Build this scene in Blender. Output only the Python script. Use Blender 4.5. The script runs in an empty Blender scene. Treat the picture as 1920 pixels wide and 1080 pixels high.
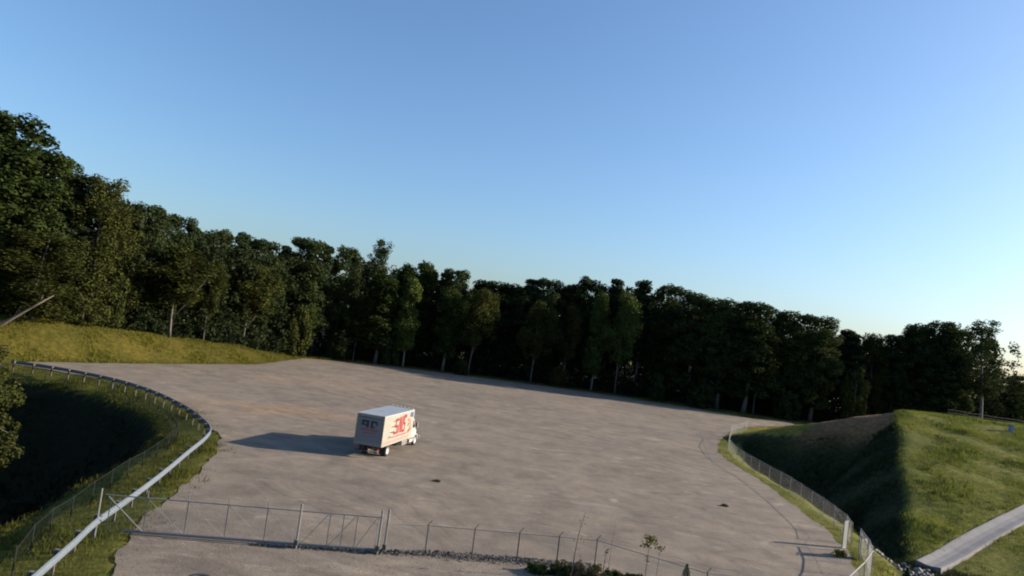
import bpy, math, random
import numpy as np
from mathutils import Vector, Matrix

# ------------------------------------------------------------------ camera, sky, sun, exposure
scene = bpy.context.scene
rad = math.radians
CAM_H, PITCH, ROLL = 12.7, math.atan(75 / 1300), rad(7.5)
fw = Vector((0, math.cos(PITCH), math.sin(PITCH)))
rt0 = Vector((1, 0, 0)); up0 = rt0.cross(fw)
cr, sr = math.cos(ROLL), math.sin(ROLL)
rt = rt0 * cr + up0 * sr
up = up0 * cr - rt0 * sr
cam_data = bpy.data.cameras.new('camera')
cam_data.sensor_width = 36.0
cam_data.lens = 36.0 * 1300 / 1920
cam_data.clip_start = 0.2
cam_data.clip_end = 9000
cam = bpy.data.objects.new('camera', cam_data)
scene.collection.objects.link(cam)
m3 = Matrix((rt, up, -fw)).transposed()
cam.matrix_world = Matrix.Translation((0, 0, CAM_H)) @ m3.to_4x4()
scene.camera = cam

SUN_AZ, SUN_EL = 8.7, 19.4            # degrees from +X towards +Y, and above the ground
S = Vector((math.cos(rad(SUN_EL)) * math.cos(rad(SUN_AZ)), math.cos(rad(SUN_EL)) * math.sin(rad(SUN_AZ)), math.sin(rad(SUN_EL))))
world = bpy.data.worlds.new('World'); scene.world = world; world.use_nodes = True
wn = world.node_tree.nodes; wl = world.node_tree.links
wn.clear()
sky = wn.new('ShaderNodeTexSky'); sky.sky_type = 'NISHITA'; sky.sun_disc = False
sky.sun_elevation = rad(SUN_EL); sky.sun_rotation = rad(90 - SUN_AZ)
sky.altitude = 0; sky.air_density = 1.1; sky.dust_density = 1.7; sky.ozone_density = 5.2
bg = wn.new('ShaderNodeBackground'); bg.inputs['Strength'].default_value = 0.098
wo = wn.new('ShaderNodeOutputWorld')
wl.new(sky.outputs[0], bg.inputs[0]); wl.new(bg.outputs[0], wo.inputs[0])
sd = bpy.data.lights.new('sun', 'SUN'); sd.energy = 5.0; sd.angle = rad(0.5); sd.color = (1.0, 0.85, 0.67)
sun = bpy.data.objects.new('sun', sd); scene.collection.objects.link(sun)
sun.rotation_euler = (-S).to_track_quat('-Z', 'Y').to_euler(); sun.location = (60, 10, 60)
scene.view_settings.view_transform = 'Standard'
scene.view_settings.look = 'None'
scene.view_settings.gamma = 1.0
scene.view_settings.use_curve_mapping = False
scene.view_settings.exposure = 1.14
scene.render.engine = 'CYCLES'
scene.cycles.max_bounces = 5
scene.cycles.diffuse_bounces = 2
scene.cycles.transparent_max_bounces = 8
scene.cycles.filter_width = 2.0

C = scene.collection
rng = np.random.default_rng(7)
random.seed(7)

# ------------------------------------------------------------------ helpers
class MB:
    """collects geometry for one mesh object"""
    def __init__(s): s.v = []; s.f = []
    def add(s, vs, fs):
        n = len(s.v); s.v += [tuple(p) for p in vs]; s.f += [tuple(i + n for i in f) for f in fs]
    def box(s, c, d, rz=0.0, rx=0.0, taper=1.0):
        hx, hy, hz = d[0] / 2, d[1] / 2, d[2] / 2
        vs = []
        for z in (-1, 1):
            t = taper if z > 0 else 1.0
            for x, y in ((-1, -1), (1, -1), (1, 1), (-1, 1)):
                p = Vector((x * hx * t, y * hy * t, z * hz))
                if rx: p = Matrix.Rotation(rx, 3, 'X') @ p
                if rz: p = Matrix.Rotation(rz, 3, 'Z') @ p
                vs.append((p.x + c[0], p.y + c[1], p.z + c[2]))
        s.add(vs, [(3, 2, 1, 0), (4, 5, 6, 7), (0, 1, 5, 4), (1, 2, 6, 5), (2, 3, 7, 6), (3, 0, 4, 7)])
    def bbox(s, c, d, b=0.03):
        """box with bevelled vertical and horizontal edges (octagonal section in all axes)"""
        import bmesh
        bm = bmesh.new(); bmesh.ops.create_cube(bm, size=1)
        for v in bm.verts: v.co = Vector((v.co.x * d[0] + c[0], v.co.y * d[1] + c[1], v.co.z * d[2] + c[2]))
        bmesh.ops.bevel(bm, geom=list(bm.edges), offset=b, segments=2, affect='EDGES', profile=0.6)
        bm.verts.index_update()
        s.add([v.co[:] for v in bm.verts], [[v.index for v in f.verts] for f in bm.faces]); bm.free()
    def tube(s, pts, radii, n=6, cap=True):
        pts = [Vector(p) for p in pts]
        if not isinstance(radii, (list, tuple)): radii = [radii] * len(pts)
        base = len(s.v)
        ref = None
        for i, p in enumerate(pts):
            d = (pts[min(i + 1, len(pts) - 1)] - pts[max(i - 1, 0)])
            if d.length < 1e-9: d = Vector((0, 0, 1))
            d.normalize()
            if ref is None:
                ref = Vector((1, 0, 0)) if abs(d.x) < 0.8 else Vector((0, 1, 0))
            a = (ref - d * ref.dot(d)).normalized(); b = d.cross(a); ref = a
            for k in range(n):
                t = 2 * math.pi * k / n
                q = p + (a * math.cos(t) + b * math.sin(t)) * radii[i]
                s.v.append(q[:])
        for i in range(len(pts) - 1):
            for k in range(n):
                k2 = (k + 1) % n
                s.f.append((base + i * n + k, base + i * n + k2, base + (i + 1) * n + k2, base + (i + 1) * n + k))
        if cap:
            s.f.append(tuple(base + k for k in reversed(range(n))))
            s.f.append(tuple(base + (len(pts) - 1) * n + k for k in range(n)))
    def prism(s, poly, x0, x1, axis='X'):
        """polygon in the plane across axis, extruded from x0 to x1"""
        n = len(poly)
        def P(a, b, t):
            return {'X': (t, a, b), 'Y': (a, t, b), 'Z': (a, b, t)}[axis]
        vs = [P(a, b, x0) for a, b in poly] + [P(a, b, x1) for a, b in poly]
        fs = [tuple(range(n)), tuple(reversed(range(n, 2 * n)))]
        for i in range(n):
            j = (i + 1) % n
            fs.append((i, i + n, j + n, j))
        s.add(vs, fs)
    def mesh(s, name, mat=None, smooth=False):
        me = bpy.data.meshes.new(name); me.from_pydata(s.v, [], s.f); me.update()
        if mat: me.materials.append(mat)
        if smooth: me.polygons.foreach_set('use_smooth', [True] * len(me.polygons))
        import bmesh
        bm = bmesh.new(); bm.from_mesh(me); bmesh.ops.recalc_face_normals(bm, faces=bm.faces); bm.to_mesh(me); bm.free()
        return me
    def build(s, name, mat, parent=None, smooth=False):
        return place(name, s.mesh(name, mat, smooth), parent)

def place(name, me, parent=None, loc=(0, 0, 0), rz=0.0, scale=(1, 1, 1)):
    o = bpy.data.objects.new(name, me); C.objects.link(o)
    o.location = loc; o.rotation_euler = (0, 0, rz); o.scale = scale
    if parent: o.parent = parent
    return o
def tag(o, label=None, cat=None, group=None, kind=None):
    if label: o['label'] = label
    if cat: o['category'] = cat
    if group: o['group'] = group
    if kind: o['kind'] = kind
    return o
def thing(name, label, cat, loc=(0, 0, 0), rz=0.0, group=None, scale=(1, 1, 1)):
    return tag(place(name, None, None, loc, rz, scale), label, cat, group)

def quads_mesh(name, V, mat):
    """V: (n,4,3) array of quads -> mesh, fast"""
    n = len(V)
    me = bpy.data.meshes.new(name)
    me.vertices.add(n * 4); me.vertices.foreach_set('co', V.reshape(-1).astype(np.float32))
    me.loops.add(n * 4); me.loops.foreach_set('vertex_index', np.arange(n * 4, dtype=np.int32))
    me.polygons.add(n); me.polygons.foreach_set('loop_start', np.arange(0, n * 4, 4, dtype=np.int32))
    me.update(calc_edges=True); me.validate()
    if mat: me.materials.append(mat)
    return me
def tris_mesh(name, V, mat):
    n = len(V)
    me = bpy.data.meshes.new(name)
    me.vertices.add(n * 3); me.vertices.foreach_set('co', V.reshape(-1).astype(np.float32))
    me.loops.add(n * 3); me.loops.foreach_set('vertex_index', np.arange(n * 3, dtype=np.int32))
    me.polygons.add(n); me.polygons.foreach_set('loop_start', np.arange(0, n * 3, 3, dtype=np.int32))
    me.update(calc_edges=True); me.validate()
    if mat: me.materials.append(mat)
    return me
def catmull(P, step):
    P = [Vector(p) for p in P]; out = []
    for i in range(len(P) - 1):
        p0 = P[max(i - 1, 0)]; p1 = P[i]; p2 = P[i + 1]; p3 = P[min(i + 2, len(P) - 1)]
        n = max(1, int((p2 - p1).length / step))
        for k in range(n):
            t = k / n
            out.append(0.5 * ((2 * p1) + (p2 - p0) * t + (2 * p0 - 5 * p1 + 4 * p2 - p3) * t * t + (3 * p1 - p0 - 3 * p2 + p3) * t ** 3))
    out.append(P[-1]); return out
def resample(P, step):
    """points at even spacing along a polyline"""
    out = [P[0].copy()]; need = step
    for a, b in zip(P[:-1], P[1:]):
        L = (b - a).length; pos = 0.0
        while L - pos >= need:
            pos += need; out.append(a.lerp(b, pos / L)); need = step
        need -= (L - pos)
    return out

# ------------------------------------------------------------------ materials
def new_mat(name):
    m = bpy.data.materials.new(name); m.use_nodes = True
    nt = m.node_tree; p = nt.nodes['Principled BSDF']
    return m, nt, p
def noise(nt, scale, detail=4, rough=0.55, vec=None, dist=0.0):
    n = nt.nodes.new('ShaderNodeTexNoise'); n.inputs['Scale'].default_value = scale
    n.inputs['Detail'].default_value = detail; n.inputs['Roughness'].default_value = rough
    n.inputs['Distortion'].default_value = dist
    if vec is not None: nt.links.new(vec, n.inputs['Vector'])
    return n
def ramp(nt, src, stops):
    r = nt.nodes.new('ShaderNodeValToRGB')
    els = r.color_ramp.elements
    while len(els) < len(stops): els.new(0.5)
    for e, (p, c) in zip(els, stops):
        e.position = p; e.color = (c[0], c[1], c[2], 1) if isinstance(c, tuple) else (c, c, c, 1)
    nt.links.new(src, r.inputs[0]); return r
def mixc(nt, fac, a, b, mode='MIX'):
    m = nt.nodes.new('ShaderNodeMix'); m.data_type = 'RGBA'; m.blend_type = mode
    for sock, val in ((m.inputs['Factor'], fac), (m.inputs['A'], a), (m.inputs['B'], b)):
        pass
    ins = [i for i in m.inputs]
    fsock = m.inputs[0]; asock = m.inputs[6]; bsock = m.inputs[7]
    for sock, val in ((fsock, fac), (asock, a), (bsock, b)):
        if hasattr(val, 'is_output') or isinstance(val, bpy.types.NodeSocket): nt.links.new(val, sock)
        elif isinstance(val, tuple): sock.default_value = (*val, 1)
        else: sock.default_value = val
    return m.outputs[2]
def simple(name, col, rough=0.6, metal=0.0, var=0.25, scale=3.0, bump=0.0, spec=0.5):
    m, nt, p = new_mat(name)
    co = nt.nodes.new('ShaderNodeTexCoord')
    n = noise(nt, scale, 5, 0.6, co.outputs['Object'])
    r = ramp(nt, n.outputs[0], [(0.25, tuple(c * (1 - var) for c in col)), (0.75, tuple(min(1, c * (1 + var)) for c in col))])
    nt.links.new(r.outputs[0], p.inputs['Base Color'])
    p.inputs['Roughness'].default_value = rough; p.inputs['Metallic'].default_value = metal
    p.inputs['Specular IOR Level'].default_value = spec
    if bump:
        b = nt.nodes.new('ShaderNodeBump'); b.inputs['Strength'].default_value = bump
        n2 = noise(nt, scale * 6, 4, 0.6, co.outputs['Object'])
        nt.links.new(n2.outputs[0], b.inputs['Height']); nt.links.new(b.outputs[0], p.inputs['Normal'])
    return m
def leaf_mat(name, dark, light, scale=0.35, trans=0.25):
    m, nt, p = new_mat(name)
    geo = nt.nodes.new('ShaderNodeNewGeometry'); oi = nt.nodes.new('ShaderNodeObjectInfo')
    n = noise(nt, scale, 3, 0.6, geo.outputs['Position'])
    add = nt.nodes.new('ShaderNodeMath'); add.operation = 'MULTIPLY_ADD'
    nt.links.new(oi.outputs['Random'], add.inputs[0]); add.inputs[1].default_value = 0.3; nt.links.new(n.outputs[0], add.inputs[2])
    rp = nt.nodes.new('ShaderNodeMath'); rp.operation = 'MULTIPLY_ADD'
    nt.links.new(geo.outputs['Random Per Island'], rp.inputs[0]); rp.inputs[1].default_value = 0.35; nt.links.new(add.outputs[0], rp.inputs[2])
    r = ramp(nt, rp.outputs[0], [(0.45, dark), (1.0, light)])
    d = nt.nodes.new('ShaderNodeBsdfDiffuse'); t = nt.nodes.new('ShaderNodeBsdfTranslucent'); mx = nt.nodes.new('ShaderNodeMixShader')
    nt.links.new(r.outputs[0], d.inputs[0]); nt.links.new(r.outputs[0], t.inputs[0])
    mx.inputs[0].default_value = trans
    nt.links.new(d.outputs[0], mx.inputs[1]); nt.links.new(t.outputs[0], mx.inputs[2])
    out = [x for x in nt.nodes if x.type == 'OUTPUT_MATERIAL'][0]
    nt.links.new(mx.outputs[0], out.inputs[0]); nt.nodes.remove(p)
    return m

M = {}
M['galv'] = simple('galvanised_steel', (0.100, 0.122, 0.148), 0.65, 0.0, 0.12, 2.0)
M['pipe'] = simple('weathered_pipe', (0.12, 0.13, 0.14), 0.6, 0.1, 0.2, 4.0)
M['darkpipe'] = simple('dull_steel', (0.06, 0.062, 0.062), 0.6, 0.1, 0.25, 4.0)
M['wire'] = simple('fence_wire', (0.13, 0.138, 0.142), 0.6, 0.1, 0.15, 4.0)
M['postgrey'] = simple('grey_post_steel', (0.13, 0.138, 0.145), 0.6, 0.1, 0.15, 3.0)
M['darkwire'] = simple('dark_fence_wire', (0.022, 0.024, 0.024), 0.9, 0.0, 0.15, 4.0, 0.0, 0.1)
M['farwood'] = simple('weathered_rail_timber', (0.05, 0.048, 0.042), 0.9, 0, 0.3, 3.0)
M['wood'] = simple('treated_timber', (0.075, 0.065, 0.055), 0.85, 0, 0.3, 6.0)
M['white'] = simple('white_paint', (0.36, 0.36, 0.345), 0.45, 0, 0.05, 1.5)
M['boxwhite'] = simple('weathered_white_panel', (0.27, 0.25, 0.215), 0.55, 0, 0.14, 1.2)
M['alu'] = simple('aluminium_roof', (0.30, 0.335, 0.36), 0.55, 0.15, 0.12, 1.0)
M['trim'] = simple('box_trim', (0.22, 0.20, 0.17), 0.55, 0.2, 0.2, 3.0)
M['door'] = simple('grey_door_panel', (0.15, 0.15, 0.165), 0.5, 0, 0.10, 2.0)
M['black'] = simple('black_rubber', (0.022, 0.022, 0.023), 0.8, 0, 0.3, 6.0)
M['chassis'] = simple('chassis_black', (0.03, 0.03, 0.032), 0.7, 0, 0.3, 4.0)
M['chrome'] = simple('bare_metal', (0.55, 0.55, 0.55), 0.3, 0.8, 0.1, 3.0)
M['glass'] = simple('dark_glass', (0.02, 0.025, 0.03), 0.08, 0, 0.1, 1.0, 0, 0.8)
M['red'] = simple('red_print', (0.24, 0.016, 0.016), 0.45, 0, 0.15, 4.0)
M['maroon'] = simple('faded_red_print', (0.24, 0.06, 0.06), 0.5, 0, 0.2, 4.0)
M['pink'] = simple('pale_red_print', (0.34, 0.19, 0.17), 0.5, 0, 0.25, 6.0)
M['navy'] = simple('blue_print', (0.06, 0.075, 0.15), 0.45, 0, 0.3, 6.0)
M['orange'] = simple('orange_print', (0.27, 0.13, 0.035), 0.45, 0, 0.2, 4.0)
M['ink'] = simple('dark_print', (0.02, 0.02, 0.025), 0.5, 0, 0.2, 4.0)
M['amber'] = simple('amber_lens', (0.75, 0.42, 0.12), 0.25, 0, 0.1, 4.0)
M['lens'] = simple('red_lens', (0.35, 0.02, 0.02), 0.25, 0, 0.1, 4.0)
M['concrete'] = simple('flume_concrete', (0.135, 0.135, 0.14), 0.85, 0, 0.22, 0.9, 0.25)
M['stone'] = simple('riprap_stone', (0.19, 0.18, 0.165), 0.85, 0, 0.45, 0.9, 0.4)
M['panelgrey'] = simple('pale_grey_panel', (0.14, 0.145, 0.145), 0.6, 0.0, 0.10, 3.0)
M['bark'] = simple('grey_bark', (0.13, 0.115, 0.10), 0.9, 0, 0.35, 2.5, 0.4)
M['palebark'] = simple('pale_bark', (0.085, 0.08, 0.072), 0.85, 0, 0.25, 2.0, 0.3)
M['deadwood'] = simple('bleached_dead_wood', (0.125, 0.105, 0.08), 0.85, 0, 0.25, 2.0, 0.3)
M['stem'] = simple('dry_brown_stem', (0.09, 0.065, 0.045), 0.9, 0, 0.3, 6.0)
M['leaf_dark'] = leaf_mat('dark_green_leaves', (0.014, 0.022, 0.010), (0.044, 0.060, 0.022))
M['leaf_pine'] = leaf_mat('pine_needles', (0.015, 0.026, 0.014), (0.040, 0.056, 0.026))
M['leaf_mid'] = leaf_mat('mid_green_leaves', (0.013, 0.022, 0.008), (0.042, 0.060, 0.017))
M['leaf_olive'] = leaf_mat('olive_leaves', (0.017, 0.023, 0.007), (0.056, 0.062, 0.018))
M['leaf_bright'] = leaf_mat('bright_green_leaves', (0.022, 0.036, 0.010), (0.075, 0.102, 0.026))
M['leaf_rust'] = leaf_mat('rusty_leaves', (0.022, 0.024, 0.009), (0.070, 0.055, 0.020))
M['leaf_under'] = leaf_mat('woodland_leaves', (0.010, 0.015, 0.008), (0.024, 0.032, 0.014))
M['grass_olive'] = leaf_mat('dry_olive_grass', (0.052, 0.062, 0.010), (0.122, 0.118, 0.022), 0.22, 0.3)
M['grass_green'] = leaf_mat('green_grass', (0.040, 0.055, 0.011), (0.140, 0.150, 0.030), 0.22, 0.3)
M['pit_shade_scrub'] = leaf_mat('painted_shade_scrub', (0.006, 0.008, 0.004), (0.013, 0.016, 0.007), 0.3, 0.1)  # colour darkened to paint in the deep shade of the left hollow
M['grass_hill'] = leaf_mat('sunny_hill_grass', (0.050, 0.078, 0.014), (0.165, 0.180, 0.040), 0.18, 0.35)
M['grass_verge'] = leaf_mat('verge_grass', (0.026, 0.036, 0.008), (0.085, 0.086, 0.020), 0.25, 0.25)
M['slope_shade_scrub'] = leaf_mat('shade_toned_scrub', (0.016, 0.022, 0.010), (0.032, 0.040, 0.016), 0.3, 0.15)  # shade of the right basin and mound side painted into the colour
M['weed_brown'] = leaf_mat('brown_dead_weed', (0.06, 0.05, 0.022), (0.13, 0.10, 0.045), 0.6, 0.2)

def ground_mat():
    m, nt, p = new_mat('ground_soil_and_grass')
    at = nt.nodes.new('ShaderNodeVertexColor'); at.layer_name = 'cover'
    geo = nt.nodes.new('ShaderNodeNewGeometry')
    n1 = noise(nt, 0.16, 5, 0.6, geo.outputs['Position']); n2 = noise(nt, 1.7, 5, 0.65, geo.outputs['Position'])
    r1 = ramp(nt, n1.outputs[0], [(0.3, (0.62, 0.72, 0.62)), (0.7, (1.35, 1.22, 1.05))])
    r2 = ramp(nt, n2.outputs[0], [(0.28, (0.50, 0.55, 0.5)), (0.72, (1.45, 1.4, 1.35))])
    c = mixc(nt, 1.0, at.outputs[0], r1.outputs[0], 'MULTIPLY'); c = mixc(nt, 1.0, c, r2.outputs[0], 'MULTIPLY')
    nt.links.new(c, p.inputs['Base Color']); p.inputs['Roughness'].default_value = 1.0; p.inputs['Specular IOR Level'].default_value = 0.1
    b = nt.nodes.new('ShaderNodeBump'); b.inputs['Strength'].default_value = 0.7; b.inputs['Distance'].default_value = 0.15
    n3 = noise(nt, 2.6, 6, 0.7, geo.outputs['Position'])
    nt.links.new(n3.outputs[0], b.inputs['Height']); nt.links.new(b.outputs[0], p.inputs['Normal'])
    return m
def gravel_mat():
    m, nt, p = new_mat('compacted_gravel')
    geo = nt.nodes.new('ShaderNodeNewGeometry'); pos = geo.outputs['Position']
    base = ramp(nt, noise(nt, 0.045, 4, 0.55, pos).outputs[0], [(0.35, (0.150, 0.131, 0.110)), (0.65, (0.190, 0.162, 0.131))])
    # clay that washed over the gravel around (-30, 84)
    def blob(cx, cy, sx, sy, rot):
        mp = nt.nodes.new('ShaderNodeMapping'); mp.vector_type = 'TEXTURE'
        mp.inputs['Location'].default_value = (cx, cy, 0); mp.inputs['Rotation'].default_value = (0, 0, rot); mp.inputs['Scale'].default_value = (sx, sy, 1000)
        nt.links.new(pos, mp.inputs['Vector'])
        g = nt.nodes.new('ShaderNodeVectorMath'); g.operation = 'LENGTH'; nt.links.new(mp.outputs[0], g.inputs[0])
        w = noise(nt, 0.13, 4, 0.6, pos)
        a = nt.nodes.new('ShaderNodeMath'); a.operation = 'MULTIPLY_ADD'; nt.links.new(w.outputs[0], a.inputs[0]); a.inputs[1].default_value = 1.3; nt.links.new(g.outputs['Value'], a.inputs[2])
        return ramp(nt, a.outputs[0], [(0.75, 1.0), (1.0, 0.0)] if False else [(0.62, 1.0), (0.98, 0.0)])
    def scl(r, k):
        x = nt.nodes.new('ShaderNodeMath'); x.operation = 'MULTIPLY'; nt.links.new(r.outputs[0], x.inputs[0]); x.inputs[1].default_value = k; return x.outputs[0]
    c = base.outputs[0]
    c = mixc(nt, scl(blob(-24, 80, 30, 17, 0.35), 0.9), c, (0.235, 0.158, 0.098))
    c = mixc(nt, scl(blob(-28, 112, 46, 40, 0.2), 0.95), c, (0.212, 0.168, 0.128))
    # pale scraped patches, drawn out along the way vehicles turn
    def streak(rot, sx, sy, lo, hi, col, k, c):
        mp = nt.nodes.new('ShaderNodeMapping'); mp.inputs['Rotation'].default_value = (0, 0, rot); mp.inputs['Scale'].default_value = (sx, sy, 1)
        nt.links.new(pos, mp.inputs['Vector'])
        n = noise(nt, 1.0, 5, 0.6, mp.outputs[0], 1.1)
        return mixc(nt, scl(ramp(nt, n.outputs[0], [(lo, 0.0), (hi, 1.0)]), k), c, col)
    c = streak(0.12, 0.22, 0.40, 0.62, 0.72, (0.31, 0.268, 0.218), 0.7, c)
    c = streak(-0.55, 0.26, 0.44, 0.63, 0.72, (0.28, 0.243, 0.200), 0.6, c)
    c = streak(0.7, 0.12, 0.45, 0.60, 0.72, (0.27, 0.245, 0.21), 0.5, c)
    c = streak(-0.35, 0.10, 0.26, 0.58, 0.74, (0.124, 0.113, 0.103), 0.5, c)
    c = streak(2.2, 0.07, 0.20, 0.56, 0.72, (0.178, 0.156, 0.138), 0.5, c)
    c = streak(1.2, 0.35, 1.6, 0.60, 0.70, (0.27, 0.245, 0.21), 0.35, c)
    c = mixc(nt, 1.0, c, ramp(nt, noise(nt, 0.28, 5, 0.6, pos, 0.6).outputs[0], [(0.34, (0.80, 0.79, 0.80)), (0.5, (1.0, 1.0, 1.0)), (0.66, (1.16, 1.12, 1.08))]).outputs[0], 'MULTIPLY')
    # worn wheel tracks: faint broken arcs left by turning vehicles
    for (cx, cy, sc, k) in ((-46.0, 18.0, 0.13, 0.26), (30.0, 150.0, 0.10, 0.24)):
        mp = nt.nodes.new('ShaderNodeMapping'); mp.inputs['Location'].default_value = (-cx, -cy, 0); nt.links.new(pos, mp.inputs['Vector'])
        w = nt.nodes.new('ShaderNodeTexWave'); w.wave_type = 'RINGS'; w.rings_direction = 'Z'; w.inputs['Scale'].default_value = sc; w.inputs['Distortion'].default_value = 9.0
        w.inputs['Detail'].default_value = 3; w.inputs['Detail Scale'].default_value = 0.8; nt.links.new(mp.outputs[0], w.inputs['Vector'])
        msk = ramp(nt, noise(nt, 0.055, 4, 0.6, mp.outputs[0]).outputs[0], [(0.5, 0.0), (0.62, 1.0)])
        tr = ramp(nt, w.outputs['Fac'], [(0.0, (0.74, 0.74, 0.75)), (0.14, (1.0, 1.0, 1.0)), (0.82, (1.0, 1.0, 1.0)), (1.0, (1.25, 1.21, 1.15))])
        c = mixc(nt, scl(msk, k * 2.2), c, mixc(nt, 1.0, c, tr.outputs[0], 'MULTIPLY'))
    fine = ramp(nt, noise(nt, 9.0, 6, 0.75, pos).outputs[0], [(0.3, (0.62, 0.62, 0.62)), (0.7, (1.32, 1.31, 1.29))])
    mid = ramp(nt, noise(nt, 0.9, 5, 0.65, pos).outputs[0], [(0.3, (0.86, 0.86, 0.86)), (0.7, (1.14, 1.13, 1.12))])
    c = mixc(nt, 1.0, c, fine.outputs[0], 'MULTIPLY'); c = mixc(nt, 1.0, c, mid.outputs[0], 'MULTIPLY')
    nt.links.new(c, p.inputs['Base Color']); p.inputs['Roughness'].default_value = 0.95; p.inputs['Specular IOR Level'].default_value = 0.15
    b = nt.nodes.new('ShaderNodeBump'); b.inputs['Strength'].default_value = 0.35; b.inputs['Distance'].default_value = 0.098
    nt.links.new(noise(nt, 4.0, 7, 0.75, pos).outputs[0], b.inputs['Height']); nt.links.new(b.outputs[0], p.inputs['Normal'])
    return m
M['ground'] = ground_mat(); M['gravel'] = gravel_mat()
# ------------------------------------------------------------------ the lie of the land
LOT = np.array([(-12.0, 8.0), (-13.6, 22.0), (-15.1, 30.5), (-16.5, 33.5), (-17.6, 37.0), (-19.0, 43.9), (-20.8, 52.1), (-22.3, 58.0), (-24.0, 62.6), (-28.4, 68.8),
  (-34.1, 75.2), (-40.6, 81.6), (-46.0, 85.2), (-51.1, 86.9), (-56.4, 88.0), (-61.5, 88.6), (-62.0, 93.1), (-58.9, 98.4), (-51.7, 111.9), (-44.9, 128.7),
  (-44.2, 145.2), (-43.7, 156.8), (-30.2, 165.2), (-4.8, 167.4), (20.9, 166.3), (33.1, 163.3), (45.0, 160.5), (54.9, 153.4), (67.2, 157.5),
  (64.3, 150.5), (47.4, 131.9), (40.7, 121.2), (34.4, 106.5), (29.8, 92.0), (28.9, 83.8), (29.0, 73.6), (28.4, 64.2), (27.6, 56.4), (26.3, 51.0), (24.0, 44.8), (19.0, 36.0), (14.0, 8.0)])
RIM = np.array([(-24.4, 36.3), (-25.4, 42.0), (-26.7, 49.8), (-28.2, 57.6), (-30.0, 64.2), (-33.4, 69.9), (-39.2, 76.0), (-45.3, 80.1),
  (-51.8, 83.0), (-59.0, 84.2), (-68.0, 84.4), (-110.0, 85.0), (-110.0, 5.0), (-21.0, 5.0), (-23.2, 28.0)])
A_PT = (57.6, 100.0, 8.2); P_PT = (34.6, 56.5, -0.6); L_PT = (38.5, 114.0, 0.2)

FLUME = [(33.7, 52.9), (38.4, 57.0), (44.0, 61.4), (50.0, 66.0), (57.0, 71.2), (68.0, 79.2)]
def sdf(poly, X, Y):
    """signed distance to polygon, negative inside"""
    d = np.full(X.shape, 1e9); inside = np.zeros(X.shape, bool)
    n = len(poly)
    for i in range(n):
        ax, ay = poly[i]; bx, by = poly[(i + 1) % n]
        ex, ey = bx - ax, by - ay
        t = np.clip(((X - ax) * ex + (Y - ay) * ey) / (ex * ex + ey * ey), 0, 1)
        d = np.minimum(d, np.hypot(X - ax - t * ex, Y - ay - t * ey))
        if abs(ey) > 1e-9:
            cnd = ((ay > Y) != (by > Y)) & (X < ex * (Y - ay) / ey + ax)
            inside ^= cnd
    return np.where(inside, -d, d)
def sstep(a, b, x):
    t = np.clip((x - a) / (b - a), 0, 1); return t * t * (3 - 2 * t)
def wob(X, Y, s, seed=0.0):
    return (np.sin(X * s * 1.3 + seed + 1.7 * np.sin(Y * s * 0.9 + seed)) + np.sin(Y * s * 1.1 - 2 * seed + 1.3 * np.sin(X * s * 0.7 - seed))) * 0.5

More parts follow.
